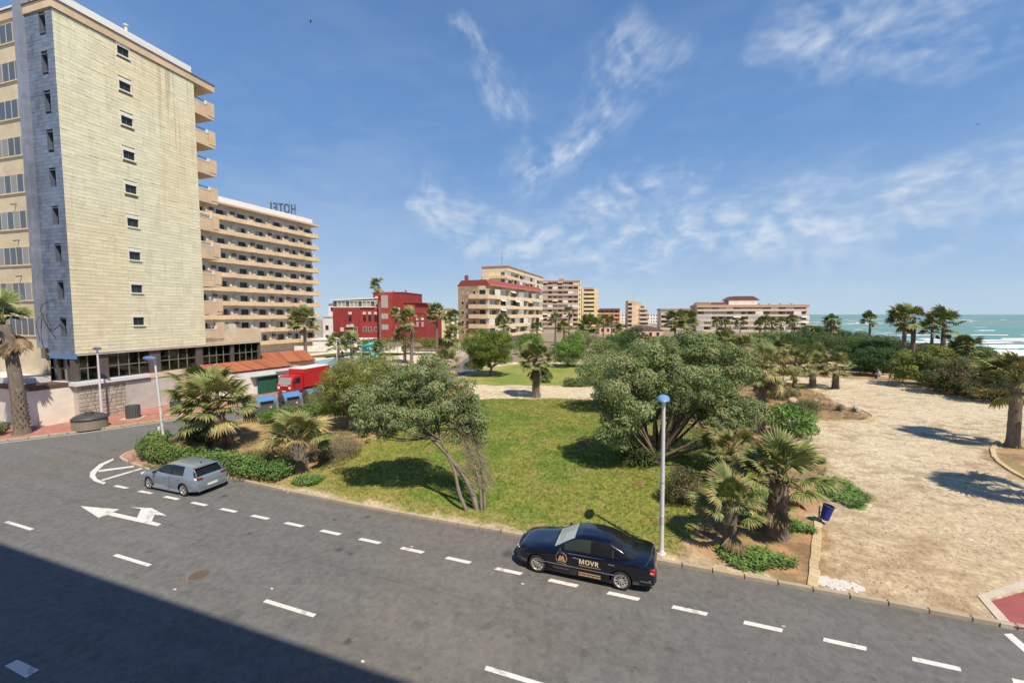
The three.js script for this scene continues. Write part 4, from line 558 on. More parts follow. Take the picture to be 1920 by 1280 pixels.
function tree(name, label, x, z, o) { // trunk of several limbs reaching into the clumps, crown of leaves
  const t = thing(name, label, o.cat || 'tree', x, o.y ?? PARK, z, 0, o.group); const cl = o.clumps || clumpsIn(o.c, o.r, o.n, o.cr, o.seed, o); const rs = rngOf(o.seed + 5);
  if (o.trunk) { const [r0, nl] = o.trunk, parts = []; const fork = o.fork || [0, .8, 0]; parts.push(limb([[0, -.1, 0], [fork[0] * .4, fork[1] * .5, fork[2] * .4], fork], r0, r0 * .75)); for (let i = 0; i < nl; i++) { const c = cl[Math.floor((i + .5) / nl * cl.length)]; const m = [fork[0] + (c[0] - fork[0]) * .5 + rs() * .5 - .25, fork[1] + (c[1] - fork[1]) * .45, fork[2] + (c[2] - fork[2]) * .5 + rs() * .5 - .25]; parts.push(limb([fork, m, [c[0], c[1], c[2]]], r0 * .5, r0 * .1, 5)); } M('trunk', parts, o.bark || barkM, t); }
  M('crown', foliage(cl, { solid: false, ...o }), o.mat || leafM, t); if (o.twigs) M('twigs', o.twigs(rs, cl), barkGrey, t);
  return t;
}
const olive = [[.19, .245, .105], [.22, .27, .13], [.14, .195, .075], [.235, .255, .125]], yellowGreen = [[.22, .24, .065], [.27, .27, .085], [.18, .21, .055]], pineG = [[.13, .175, .04], [.17, .205, .05], [.1, .145, .035]], darkG = [[.05, .1, .04], [.07, .125, .045], [.085, .145, .045]], midG = [[.12, .2, .05], [.15, .23, .06], [.1, .17, .045]], brightG = [[.1, .2, .035], [.13, .23, .04], [.075, .16, .03]], grey = [[.2, .185, .13], [.24, .21, .15], [.17, .16, .1]];

const lobes = (L, cr, seed, o = {}) => L.flatMap(([x, y, z, rx, ry, rz, n], i) => clumpsIn([x, y, z], [rx, ry, rz], n, cr, seed + i * 7, { low: -.8, ...o }));
{ // big silver-green tree with many stems beside the street lamp
  const cl = lobes([[-1.8, 4.5, .2, 2.2, 2.3, 2.1, 40], [-2.4, 2.5, .6, 1.3, 1.4, 1.3, 14], [0, 6.3, -.6, 2.0, 1.4, 1.9, 30], [2.7, 6.8, -1.4, 2.1, 1.3, 1.8, 30], [4.8, 5.6, -1.2, 1.7, 1.7, 1.6, 24], [1.9, 4.7, .6, 2.3, 1.6, 1.6, 30], [4.0, 3.3, .5, 2.3, 1.3, 1.5, 30], [1.6, 3.4, -2.6, 2.6, 1.6, 1.8, 24], [-.6, 3.0, -1.8, 1.6, 1.4, 1.5, 14]], .58, 401);
  tree('silver_green_tree', 'large silver green many stemmed tree casting shade on the lawn behind the street lamp', 8.5, -24.2, { clumps: cl, seed: 40, dens: 120, len: .17, wid: .07, cols: olive, trunk: [.26, 26], fork: [.1, .4, 0], bark: barkM,
    twigs: (rs) => { const p = []; for (let i = 0; i < 150; i++) { const a = [1.2 + rs() * 4.8, 1.9 + rs() * 1.4, .6 + rs() * 1.6]; p.push(beam(a, [a[0] + rs() - .5, a[1] - .3 - rs() * .9, a[2] + rs() * .6 - .2], .012, 3, .004)); } return p; } });
}
{ // wind-bent tree leaning over the lawn
  const cl = lobes([[-5.2, 4.3, -1.6, 1.4, 1.3, 1.4, 24], [-4.1, 5.4, -2.0, 1.4, 1.0, 1.4, 22], [-2.9, 6.0, -1.9, 1.5, 1.0, 1.4, 22], [-1.7, 5.0, -1.5, 1.7, 1.3, 1.4, 28], [-3.2, 4.1, -1.2, 1.8, 1.0, 1.3, 26], [-.5, 4.5, -1.0, .8, 1.2, .9, 9], [-5.0, 3.3, -1.6, 1.4, .6, 1.1, 12], [-3.4, 4.8, -3.0, 2.2, 1.1, 1.2, 20], [-.1, 3.5, -.7, .6, 1.0, .6, 7], [-.9, 3.4, -.9, .8, .7, .7, 7], [-6.2, 4.9, -1.9, .8, .7, .8, 6]], .42, 411, { sep: .66 });
  const t = thing('leaning_tree', 'wind bent olive green tree leaning over the lawn with bare grey stems', 'tree', -1.5, PARK, -18.7);
  M('crown', foliage(cl, { seed: 41, dens: 150, len: .14, wid: .058, cols: [...olive, [.15, .19, .09]], windx: -.5 }), leafM, t);
  const st = [[[[-.1, -.1, 0], [-.45, 1.0, -.1], [-1.3, 2.1, -.5], [-2.4, 3.0, -1.1], [-3.6, 3.9, -1.8]], .15], [[[-.55, -.1, .15], [-.95, .8, 0], [-1.2, 1.7, -.3], [-1.9, 3.0, -.9], [-2.2, 4.2, -1.3]], .1], [[[.25, -.1, .05], [.2, 1.0, 0], [.05, 2.2, -.3], [-.5, 3.6, -.9], [-1.2, 4.9, -1.4]], .09], [[[.1, -.1, .1], [0, 1.2, .05], [-.5, 2.6, -.5], [-1.4, 3.8, -1.3]], .08]];
  const parts = st.map(([p, r]) => limb(p, r, r * .35)); const rs = rngOf(416); for (let i = 0; i < 46; i++) { const c = cl[Math.floor(rs() * cl.length)]; const s = st[i % 4][0], b = s[3]; parts.push(limb([b, [(b[0] + c[0]) / 2, (b[1] + c[1]) / 2 - .2, (b[2] + c[2]) / 2], [c[0], c[1], c[2]]], .035, .01, 4)); }
  M('stem', parts, barkGrey, t);
  const tw = []; for (let i = 0; i < 620; i++) { const k = rs(), y = .9 + k * 3.7; const a = [.3 - k * 1.0 + (rs() - .5) * 1.1, y, -k * 1.1 + (rs() - .5) * .6]; tw.push(beam(a, [a[0] - .15 - rs() * .5, a[1] + .15 + rs() * .5, a[2] + (rs() - .5) * .5], .01, 3, .004)); } for (let i = 0; i < 260; i++) { const a = [-1.4 - rs() * 3, 2.6 + rs() * .9, -1.2 - rs() * 1.2]; tw.push(beam(a, [a[0] - rs() * .5, a[1] - .35 + rs() * .5, a[2] + rs() * .5 - .2], .009, 3, .004)); }
  M('dry_twigs', tw, mat([.27, .22, .17], .95), t);
}
tree('yellow_green_tree', 'broad yellow green feathery tree beside the blue lidded bins', -12.6, -32, { clumps: [...clumpsIn([1.3, 4.1, 0], [3.4, 1.85, 2.8], 78, .72, 421, { low: -.5 }), ...clumpsIn([-1.0, 2.9, .8], [2, 1.2, 1.8], 22, .6, 422), ...clumpsIn([2.6, 3.0, .8], [2.4, 1.6, 1.8], 24, .6, 423), ...clumpsIn([3.2, 1.6, 0], [1.8, 1.5, 1.8], 18, .6, 424), ...clumpsIn([-1.0, 1.3, -1.5], [2.4, 1.2, 1.2], 18, .6, 425)], seed: 42, dens: 70, len: .26, wid: .045, cols: [...yellowGreen, [.14, .17, .06]], trunk: [.2, 14], fork: [0, .9, 0] });
tree('pine_tree', 'dark green pine beside the sandy path, its crown reaching almost to the ground', -3.2, -60.5, { clumps: [...clumpsIn([0, 4.2, 0], [4.1, 2.9, 3.6], 80, .85, 431, { low: -.85 }), ...clumpsIn([-2.2, 1.6, .5], [1.6, 1.2, 1.5], 12, .7, 432)], seed: 43, dens: 46, len: .3, wid: .09, cols: pineG, trunk: [.22, 12], fork: [.2, 1.2, 0] });
tree('round_tree', 'round fresh green tree on the far lawn', 9.6, -71, { c: [0, 2.6, 0], r: [3.6, 2.5, 3], low: -.95, n: 46, cr: .85, seed: 44, dens: 34, len: .26, wid: .12, cols: midG, trunk: [.2, 8] });
const bigShrub = (name, label, x, z, c, r, n, cr, seed, cols, dens, len, wid, o = {}) => tree(name, label, x, z, { c, r, n, cr, seed, cols, dens, len, wid, low: -.95, trunk: [.09, 5], fork: [0, .3, 0], cat: 'shrub', ...o });
bigShrub('silver_green_tree', 'silver green tree behind and left of the large many stemmed tree', 9.3, -38, [0, 3.7, 0], [3.6, 2.3, 2.8], 54, .78, 451, olive, 55, .19, .085, { cat: 'tree', trunk: [.16, 8], fork: [0, .8, 0] });
bigShrub('silver_green_tree', 'silver green tree behind the right half of the large many stemmed tree', 16.2, -37, [0, 3.9, 0], [3.8, 2.5, 2.8], 58, .8, 452, olive, 52, .19, .085, { cat: 'tree', trunk: [.16, 8], fork: [0, .8, 0] });
bigShrub('dark_conical_tree', 'dark green tree rising above the silver green trees', 17.2, -58, [0, 4.1, 0], [2.6, 3.3, 2.4], 44, .75, 453, [[.055, .09, .035], [.075, .11, .045]], 48, .22, .09, { cat: 'tree', trunk: [.2, 6], fork: [0, .8, 0] });
[[24, -56, 3.4, 2.6, olive, 'grey green tree with rounded crown at the back of the palm bed'], [29, -66, 3.8, 2.5, olive, 'low spreading grey green tree beyond the palm bed'], [12.8, -88, 3, 2.6, midG, 'green bushy tree near the roadside palms'], [21, -86, 3.4, 2.4, darkG, 'dark bushy tree in front of the orange brown block'], [34, -92, 4.6, 2.3, olive, 'wide grey green tree line in front of the seafront annex'], [44, -96, 4.8, 2.4, midG, 'wide green tree below the seafront block'], [55, -104, 5, 2.3, olive, 'low grey green thicket below the middle of the seafront block'], [66, -110, 5, 2.2, midG, 'low green thicket below the right end of the seafront block'], [38, -76, 4.2, 2.2, olive, 'grey green thicket beyond the sandy square'], [4, -92, 3.2, 2.6, midG, 'leafy tree at the foot of the red roofed block'], [27, -100, 4.4, 2.5, midG, 'leafy tree in front of the slanting sided block'], [17, -98, 4, 2.7, olive, 'grey green tree at the foot of the brown banded block'], [49, -84, 4.8, 2.3, olive, 'grey green tree left of the dark dome shaped tree'], [30, -80, 4.4, 2.5, midG, 'green tree behind the palms of the middle bed'], [43, -70, 3.8, 2.2, olive, 'grey green tree at the back of the sandy square'], [61, -92, 5, 2.4, darkG, 'dark green tree behind the dome shaped tree'], [16, -70, 3.6, 2.5, olive, 'grey green tree at the right edge of the far lawn'], [22.5, -68, 3.6, 2.6, midG, 'green tree behind the dark conical tree'], [76, -120, 6, 2.6, olive, 'grey green trees below the seafront block palms']].forEach(([x, z, r, h, c, lab], i) => bigShrub('bushy_tree', lab, x, z, [0, h, 0], [r, h, r * .8], 34, 1.0, 460 + i, c, 26, .3, .13, { cat: 'tree' }));
// dense hedges on the sea side
bigShrub('dome_tree', 'dark green dome shaped tree in front of the seafront block', 51.5, -75, [0, 3.4, 0], [4.0, 2.3, 3.4], 52, .9, 471, darkG, 40, .24, .12, { cat: 'tree', low: -.35, trunk: [.2, 8], fork: [0, 1.2, 0] });
bigShrub('dark_shrub', 'wide dark green shrub with layered crown on the sea side', 57, -67, [0, 2.7, 0], [5.4, 2.6, 3.4], 66, .95, 472, darkG, 40, .24, .12);
bigShrub('dark_shrub', 'dark green rounded shrub beside the stone bench', 53, -60.5, [0, 2.2, 0], [3.4, 2.2, 2.4], 44, .8, 473, [...darkG, [.06, .1, .04]], 44, .22, .12);
bigShrub('broadleaf_shrub', 'tall yellow green shrub with large leaves at the edge of the sandy square', 51.6, -51.5, [0, 2.5, 0], [4.8, 2.4, 3], 60, .8, 474, [[.15, .18, .05], [.1, .14, .04], [.19, .2, .05]], 34, .26, .15);
bigShrub('broadleaf_shrub', 'mixed green and brown shrub to the right of the yellow green shrub', 50.2, -46.6, [0, 2.1, 0], [3.6, 2.2, 2.4], 52, .75, 475, [[.1, .12, .05], [.14, .13, .07], [.07, .11, .035]], 36, .24, .13);
bigShrub('broadleaf_shrub', 'green shrub behind the palm with a red ringed bed', 50.6, -42.2, [0, 2.0, 0], [4, 2.1, 2.4], 56, .75, 476, [[.09, .13, .045], [.13, .14, .06]], 36, .24, .13);
bigShrub('low_thicket', 'low dark green thicket on the slope above the beach', 68, -54, [0, 1.6, 0], [8, 1.7, 5], 60, 1.2, 477, [[.055, .09, .035], [.08, .1, .04]], 24, .3, .14);
bigShrub('low_thicket', 'olive green thicket below the beach palms', 66, -66, [0, 1.9, 0], [7, 2, 5], 60, 1.2, 478, [[.09, .11, .045], [.06, .1, .035]], 24, .3, .14);
bigShrub('low_thicket', 'dark green thicket continuing past the edge of the sandy square', 64, -44, [0, 1.7, 0], [7, 1.8, 5], 56, 1.2, 479, [[.06, .1, .04], [.09, .11, .05]], 24, .3, .14);
bigShrub('low_thicket', 'green thicket in front of the sea between the palms', 72, -76, [0, 1.8, 0], [8, 1.9, 6], 56, 1.3, 480, [[.07, .1, .04], [.05, .085, .03]], 22, .32, .15);
[[80, -92, 9, 2.4, 'olive thicket on the shore below the lone palm'], [74, -104, 9, 2.6, 'dark thicket between the seafront block and the sea'], [93, -118, 10, 2.6, 'thicket at the shore right of the seafront block'], [110, -150, 10, 2.8, 'distant thicket at the foot of the seafront block'], [88, -82, 8, 1.8, 'low scrub at the top of the beach']].forEach(([x, z, r, h, lab], i) => bigShrub('low_thicket', lab, x, z, [0, h * .8, 0], [r, h, 5], 50, 1.5, 620 + i, [[.1, .14, .055], [.08, .12, .045]], 15, .4, .18));
// smaller shrubs
bigShrub('green_shrub', 'bright green glossy shrub beside the palm with dry fronds', 20.6, -30.2, [0, 1.2, 0], [1.9, 1.3, 1.6], 40, .5, 481, brightG, 80, .15, .09, { mat: leafGloss });
bigShrub('twiggy_shrub', 'grey brown twiggy shrub at the foot of the large many stemmed tree', 8.1, -19.3, [0, .9, 0], [1.0, .95, .9], 30, .36, 482, [[.14, .12, .07], [.1, .11, .05], [.18, .14, .09]], 150, .11, .045);
bigShrub('dark_shrub', 'low dark green shrub around the stems of the large many stemmed tree', 7.5, -24.4, [0, .7, 0], [1.7, .9, 1.1], 30, .45, 489, [[.06, .09, .035], [.09, .12, .045]], 90, .15, .06);
bigShrub('low_shrub', 'low green and brown shrub along the sandy square edge of the palm bed', 19.4, -34.6, [0, .6, 0], [1.8, .8, 1.5], 28, .45, 490, [[.1, .14, .05], [.14, .15, .07]], 80, .15, .06);
bigShrub('dry_shrub', 'grey dry bushy shrub behind the short fan palm', -11.2, -25.6, [0, .6, 0], [1.9, .75, 1.3], 38, .42, 483, grey, 130, .16, .02, { up: .9 });
bigShrub('dry_shrub', 'low olive and brown shrub left of the short fan palm', -14.1, -24.4, [0, .5, 0], [1.7, .6, 1.0], 30, .4, 484, [[.13, .14, .05], [.17, .15, .07]], 130, .14, .03, { up: .6 });
bigShrub('low_shrub', 'low rounded olive shrub in the bed on the sandy square', 26.3, -37.2, [0, .5, 0], [1.9, .7, 1.3], 30, .5, 485, [[.1, .12, .05], [.14, .14, .07]], 80, .16, .05);
bigShrub('low_shrub', 'low green shrub beyond the pink rock', 28.5, -44, [0, .5, 0], [2.2, .7, 1.6], 28, .55, 486, [[.11, .13, .05], [.15, .14, .07]], 60, .18, .06);
bigShrub('low_shrub', 'small green shrub with orange flowers at the corner of the lawn', -6.2, -44.6, [0, .6, 0], [1.8, .8, 1.4], 30, .45, 487, [[.06, .12, .03], [.08, .15, .035], [.3, .13, .03]], 90, .14, .08);
bigShrub('low_shrub', 'dark low shrub between the leaning tree and the bins', -15.5, -29.5, [0, .7, 0], [2, .9, 1.6], 30, .5, 488, [[.05, .08, .025], [.08, .1, .035]], 70, .16, .06);

// clipped hedges: leaves over a box that follows a path
function hedge(name, label, path, w, h, o) {
  const cl = [], rs = rngOf(o.seed); for (let i = 0; i + 1 < path.length; i++) { const a = path[i], b = path[i + 1], l = Math.hypot(b[0] - a[0], b[1] - a[1]), n = Math.max(2, Math.round(l / (w * .42))); for (let k = 0; k < n; k++) { const t = (k + rs() * .5) / n; for (let q = -1; q <= 1; q += 2) { const ox = (b[1] - a[1]) / l * q * w * .22, oz = -(b[0] - a[0]) / l * q * w * .22; cl.push([a[0] + (b[0] - a[0]) * t + ox, h * (.52 + .06 * rs()), a[1] + (b[1] - a[1]) * t + oz, w * .38 * (.9 + .25 * rs()), h * (.46 + .1 * rs()), w * .38]); } } }
  const c0 = path[Math.floor(path.length / 2)], t = thing(name, label, 'hedge', c0[0], PARK, c0[1]); for (const c of cl) { c[0] -= c0[0]; c[2] -= c0[1]; }
  M('leaves', foliage(cl, { dens: o.dens || 140, len: o.len || .13, wid: o.wid || .075, cols: o.cols, seed: o.seed, floor: .02 }), leafGloss, t); const st = []; for (let i = 0; i < cl.length; i += 3) st.push(beam([cl[i][0], -.05, cl[i][2]], [cl[i][0], h * .6, cl[i][2]], .02, 4)); M('stems', st, barkM, t); return t;
}
hedge('hedge', 'green leafy hedge around the traffic island behind the parked hatchback', [[-24.4, -28.3], [-23.6, -26.6], [-22.3, -25.4], [-20.4, -24.6], [-18.4, -24.0]], 1.3, 1.0, { seed: 501, cols: [[.1, .17, .03], [.07, .12, .025], [.13, .2, .04]] });
hedge('hedge', 'glossy green hedge beside the kerb in front of the short fan palm', [[-17.9, -24.0], [-16, -23.3], [-14, -22.6], [-12.2, -22.2]], 1.45, .95, { seed: 502, cols: [[.09, .17, .035], [.06, .12, .025], [.12, .21, .045]] });
hedge('hedge', 'fresh green hedge between the blue lidded bins and the lawn', [[-20.4, -33.8], [-18.6, -35.4], [-16.8, -37.2], [-15, -39.4]], 1.2, 1.1, { seed: 503, cols: [[.1, .2, .03], [.08, .16, .025]] });
hedge('hedge', 'dark hedge behind the street lamp on the traffic island', [[-23.6, -29.8], [-22, -29], [-20.4, -28.4]], 1.1, .9, { seed: 504, cols: [[.05, .09, .025], [.07, .11, .03]] });
hedge('hedge', 'small green hedge at the foot of the tall palm by the gatehouse', [[-41, -29.6], [-39, -30.2], [-37.9, -30.6]], 1.1, .85, { seed: 505, cols: [[.07, .12, .03], [.05, .09, .025]] });
hedge('clipped_hedge', 'small clipped cube hedge on the far lawn beside the stout palm', [[4.1, -54.6], [5.4, -54.6]], 1.6, 1.35, { seed: 506, dens: 60, len: .18, wid: .1, cols: [[.06, .12, .03], [.08, .14, .035]] });
hedge('clipped_hedge', 'long clipped hedge at the edge of the far lawn', [[6.6, -51.4], [8.2, -51.3], [9.8, -51.3]], 1.2, 1.1, { seed: 507, dens: 60, len: .18, wid: .1, cols: [[.07, .12, .035], [.09, .13, .04]] });
hedge('pool_hedge', 'yellow green hedge below the red building', [[-36, -100], [-32, -101], [-27, -102], [-22, -102], [-17, -101], [-12.5, -98]], 2.2, 3.1, { seed: 508, dens: 22, len: .3, wid: .16, cols: [[.16, .2, .03], [.1, .16, .03], [.2, .2, .035]] });

// ---------- fan palms ----------
function fanFrond(seed, o) { // along +x: ridged stalk, then a fan of folded, drooping segments
  const rs = rngOf(seed), pos = [], col = [], P = o.stalk, R = o.fan, sag = o.sag; const tri = (a, b, c, k) => { pos.push(...a, ...b, ...c); for (let i = 0; i < 3; i++) col.push(k[0], k[1], k[2]); };
  const st = t => [P * t, .1 * P * Math.sin(t * 2.2) - sag * .25 * P * t * t, 0]; const sc = o.stalkC; for (let i = 0; i < 5; i++) { const a = st(i / 5), b = st((i + 1) / 5), w = .028 * (1 - i * .12), w2 = .028 * (1 - (i + 1) * .12); tri([a[0], a[1], -w], [b[0], b[1], -w2], [b[0], b[1], w2], sc); tri([a[0], a[1], -w], [b[0], b[1], w2], [a[0], a[1], w], sc); tri([a[0], a[1] - .035, 0], [b[0], b[1] - .03, 0], [b[0], b[1], w2], sc); tri([a[0], a[1] - .035, 0], [b[0], b[1], w2], [a[0], a[1], w], sc); }
  const e = st(1), N = o.seg; for (let i = 0; i < N; i++) { const th = (i / (N - 1) - .5) * 2 * o.spread + (rs() - .5) * .05, L = R * (.72 + .28 * Math.cos(th * .75)) * (.9 + .2 * rs()), w = R * .062 * (22 / N) * 1.35, c = Math.cos(th), s = Math.sin(th), dro = sag * (.8 + .5 * rs()), twist = (rs() - .5) * .4, fold = .45 * w; let pal = o.cols[Math.floor(rs() * o.cols.length)], q = .75 + .5 * rs(); const dead = rs() < (o.tip || .25);
    const at = (t, side, up) => { const x = L * t * c, z = L * t * s, y = .12 * R * Math.sin(Math.min(1, t * 1.3) * 2.4) - dro * R * .62 * t * t * t * (1 + .25 * Math.abs(s)) - Math.abs(s) * .22 * R * t * .6 + up; return [e[0] + x - s * side, e[1] + y + twist * t * t * .12 * R, e[2] + z + c * side]; };
    const T = [.02, .35, .68, 1], Wd = [.25, 1, .72, .02]; for (let k = 0; k < 3; k++) { const k0 = T[k], k1 = T[k + 1], w0 = w * Wd[k], w1 = w * Wd[k + 1]; const cc = (k === 2 && dead) ? o.tipC : pal; const cl = [cc[0] * q, cc[1] * q, cc[2] * q]; for (const g of [-1, 1]) { const a = at(k0, 0, -fold * Wd[k]), b = at(k1, 0, -fold * Wd[k + 1]), d = at(k0, g * w0, 0), f = at(k1, g * w1, 0); tri(a, b, f, cl); tri(a, f, d, cl); } } }
  const g = new THREE.BufferGeometry(); g.setAttribute('position', new THREE.Float32BufferAttribute(pos, 3)); g.setAttribute('color', new THREE.Float32BufferAttribute(col, 3)); g.computeVertexNormals(); return g;
}
const tipC = [.34, .27, .14], stalkG = [.2, .2, .07], stalkY = [.34, .29, .13];
const greenP = [[.23, .28, .09], [.29, .33, .12], [.18, .23, .07]], yelP = [[.46, .39, .15], [.38, .35, .13], [.54, .45, .2]], deadP = [[.3, .22, .13], [.38, .29, .17], [.23, .165, .1]];
const mk = (k, s, seg, fn) => Array.from({ length: k }, (_, i) => fanFrond(s + i, { seg, ...fn }));
const FG = { seg: 22 }; const near = { g: mk(4, 900, 24, { stalk: 1.15, fan: .82, spread: 1.85, sag: .28, cols: greenP, tip: .3, tipC, stalkC: stalkG }), y: mk(3, 930, 24, { stalk: 1.15, fan: .8, spread: 1.75, sag: .55, cols: [...yelP, greenP[1]], tip: .6, tipC, stalkC: stalkY }), d: mk(3, 950, 18, { stalk: .8, fan: .75, spread: .9, sag: .2, cols: deadP, tip: 1, tipC: deadP[2], stalkC: [.3, .23, .13] }) };
const far = { g: mk(3, 970, 13, { stalk: 1.05, fan: .85, spread: 1.8, sag: .35, cols: greenP, tip: .25, tipC, stalkC: stalkG }), y: mk(2, 980, 13, { stalk: 1.05, fan: .8, spread: 1.7, sag: .6, cols: [yelP[1], greenP[1], greenP[2]], tip: .5, tipC, stalkC: stalkY }), d: mk(2, 990, 11, { stalk: .7, fan: .75, spread: .8, sag: .2, cols: deadP, tip: 1, tipC: deadP[2], stalkC: [.28, .22, .13] }) };
const frondM = mat([1, 1, 1], .6, { vertexColors: true, transmission: .22, thickness: 0, specularIntensity: .5 });
const trunkTex = dataTex(256, 256, (i, j) => { const ring = .5 + .5 * Math.sin(j / 256 * Math.PI * 2 * 12 + 3 * nA[i * 512 + j]); const v = .55 + .35 * ring * nB[j * 512 + i] + .9 * (nA[j * 512 + (i * 3) % 512] - .45); return [v * .3, v * .245, v * .2]; });
const palmBark = mat([1, 1, 1], .95, { map: trunkTex, bumpMap: trunkTex, bumpScale: .04 }), bootM = mat([.17, .115, .075], .95, { map: grain3 }), bootG = mat([.27, .225, .18], .95, { map: grain3 });
function palmTrunk(h, r0, r1, seed, lean = [0, 0]) { const N = 14, R = 12, g = new THREE.CylinderGeometry(1, 1, 1, R, N, true), p = g.attributes.position, uv = g.attributes.uv; for (let i = 0; i < p.count; i++) { const t = p.getY(i) + .5, fl = Math.max(0, 1 - t * h / .6); const r = (r0 + (r1 - r0) * t) * (1 + .3 * fl * fl) * (1 + .1 * (h2(Math.round(t * N) + seed, Math.round(p.getX(i) * 9)) - .5)); const a = Math.atan2(p.getZ(i), p.getX(i)); p.setXYZ(i, Math.cos(a) * r + lean[0] * t * t, t * h - .05, Math.sin(a) * r + lean[1] * t * t); uv.setXY(i, uv.getX(i) * 2, t * h / 1.2); } g.computeVertexNormals(); return g; }
function boots(h0, h1, r0, r1, n, seed, lean = [0, 0], H = 1, size = .16) { const rs = rngOf(seed), out = []; for (let i = 0; i < n; i++) { const t = i / n, y = h0 + (h1 - h0) * t, a = i * 2.39996, r = r0 + (r1 - r0) * t, k = y / H; const s = size * (.7 + .6 * rs()); const g = new THREE.ConeGeometry(s * .42, s * 1.9, 4).scale(1, 1, .45).rotateX(.5 + .3 * rs()).translate(0, s * .5, r + s * .12).rotateY(a); out.push(g.translate(lean[0] * k * k, y, lean[1] * k * k)); } return out; }
const qy = new THREE.Quaternion(), m4 = new THREE.Matrix4();
function frondPose(o, az, pitch, roll, s, wind) { const d = V(Math.cos(az) * Math.cos(pitch), Math.sin(pitch), Math.sin(az) * Math.cos(pitch)); d.x -= wind; d.y += wind * .12; d.normalize(); let side = V(0, 1, 0).cross(d); if (side.lengthSq() < .01) side = V(0, 0, 1); side.normalize().negate(); const up = V(0, 0, 0).crossVectors(side, d); if (up.y < 0) { up.negate(); side.negate(); } m4.makeBasis(d, up, V(0, 0, 0).crossVectors(d, up)); o.quaternion.setFromRotationMatrix(m4); o.rotateX(roll); o.scale.setScalar(s); }
function palm(name, label, x, z, o) { // near palm: every frond is its own part
  const t = thing(name, label, 'palm tree', x, o.y ?? PARK, z, 0, o.group), rs = rngOf(o.seed), lean = o.lean || [0, 0]; const tg = [palmTrunk(o.h, o.r0, o.r1, o.seed, lean)]; M('trunk', tg, palmBark, t);
  if (o.boots) M('leaf_bases', boots(o.boots[0], o.boots[1], o.r0 * 1.0, o.r1 * 1.05, o.boots[2], o.seed + 1, lean, o.h, o.boots[3] || .16), o.bootM || bootM, t);
  const N = o.n; for (let i = 0; i < N; i++) { const k = (i + .5) / N, pitch = mix(o.p0 ?? 1.35, o.p1 ?? -.55, k) + (rs() - .5) * .3, dead = i >= N - (o.dead || 0), yel = !dead && rs() < (o.yel ?? .12) + .3 * Math.max(0, k - .7); const set = dead ? near.d : yel ? near.y : near.g; const f = M(dead ? 'dead_frond' : 'frond', set[Math.floor(rs() * set.length)], frondM, t); f.position.set(lean[0] + (rs() - .5) * .1, o.h + .1 - k * .35 - (dead ? .25 : 0), lean[1] + (rs() - .5) * .1); frondPose(f, i * 2.39996 + rs() * .4, dead ? -.55 - rs() * .8 : pitch, (rs() - .5) * .7, o.s * (.85 + .3 * rs()) * (k < .12 ? .75 : 1), dead ? 0 : (o.wind ?? .25) * (.5 + rs())); }
  return t;
}
palm('fan_palm', 'wide fan palm with yellow hanging fronds on the traffic island', -19.8, -27.6, { h: 2.75, r0: .42, r1: .36, seed: 601, n: 36, s: 1.42, p1: -.6, yel: .1, dead: 3, boots: [.1, 2.6, 70, .2], wind: .1 });
palm('fan_palm', 'fan palm with upright fronds just behind the yellow fronded palm', -22.0, -29.6, { h: 3.3, r0: .32, r1: .26, seed: 602, n: 22, s: 1.35, p1: -.45, yel: .1, dead: 2, boots: [.1, 3.1, 70, .17], wind: .3 });
palm('fan_palm', 'short fan palm with swollen grey trunk and yellowish fronds behind the hedge', -12.3, -23.5, { h: 1.65, r0: .42, r1: .32, seed: 603, n: 19, s: 1.08, p0: 1.35, p1: .1, yel: .5, boots: [.05, 1.6, 56, .2], bootM: bootG, wind: .1 });
palm('fan_palm', 'tall stout palm with shaggy trunk base in front of the gatehouse', -36.9, -30.8, { h: 8.3, r0: .44, r1: .33, seed: 604, n: 36, s: 1.3, p1: -.9, yel: .05, dead: 16, boots: [.3, 3.2, 110, .26], bootM: bootG, wind: .75, lean: [-.7, 0] });
palm('fan_palm', 'stout palm between two sandy paths with a full green crown', 2.6, -44.6, { h: 4.1, r0: .42, r1: .36, seed: 605, n: 44, s: 1.12, p1: -.8, yel: .1, dead: 4, boots: [.2, 3.9, 60, .22], bootM: bootG, wind: .1 });
palm('fan_palm', 'tall palm with a shaggy crown of dry fronds beside the large many stemmed tree', 19.6, -32.2, { h: 4.9, r0: .3, r1: .26, seed: 606, n: 34, s: 1.1, p1: -1.0, yel: .55, dead: 4, boots: [3.2, 4.7, 36, .18], wind: .3 });
palm('fan_palm', 'short fan palm with dark shaggy trunk nearest the street kerb', 8.5, -15.7, { h: 1.5, r0: .24, r1: .22, seed: 607, n: 20, s: .8, p0: 1.35, p1: -.1, yel: .15, boots: [.02, 1.45, 70, .12], wind: .15, dead: 1 });
palm('fan_palm', 'fan palm with thick dark trunk beside the yellow edging strip', 10.8, -16.4, { h: 2.35, r0: .38, r1: .33, seed: 608, n: 28, s: 1.0, p0: 1.35, p1: -.15, yel: .08, boots: [.02, 2.3, 100, .16], wind: .2, dead: 2 });
palm('fan_palm', 'half hidden short fan palm under the edge of the large many stemmed tree', 11.8, -21.9, { h: 1.6, r0: .28, r1: .24, seed: 609, n: 22, s: .95, p1: -.4, yel: .25, boots: [.02, 1.5, 50, .14], wind: .2, dead: 2 });
palm('fan_palm', 'palm with windswept crown in the ringed bed of the sandy square', 34.1, -27.8, { h: 4.5, r0: .34, r1: .29, seed: 610, n: 30, s: 1.3, p1: -.5, yel: .18, dead: 0, boots: [3.4, 4.4, 30, .16], bootM: bootG, wind: .6 });
palm('fan_palm', 'windswept palm at the side of the sandy square whose shadow lies on the gravel', 27.2, -17.8, { h: 5.0, r0: .4, r1: .34, seed: 611, n: 30, s: 1.5, p1: -.6, dead: 5, wind: .45 });
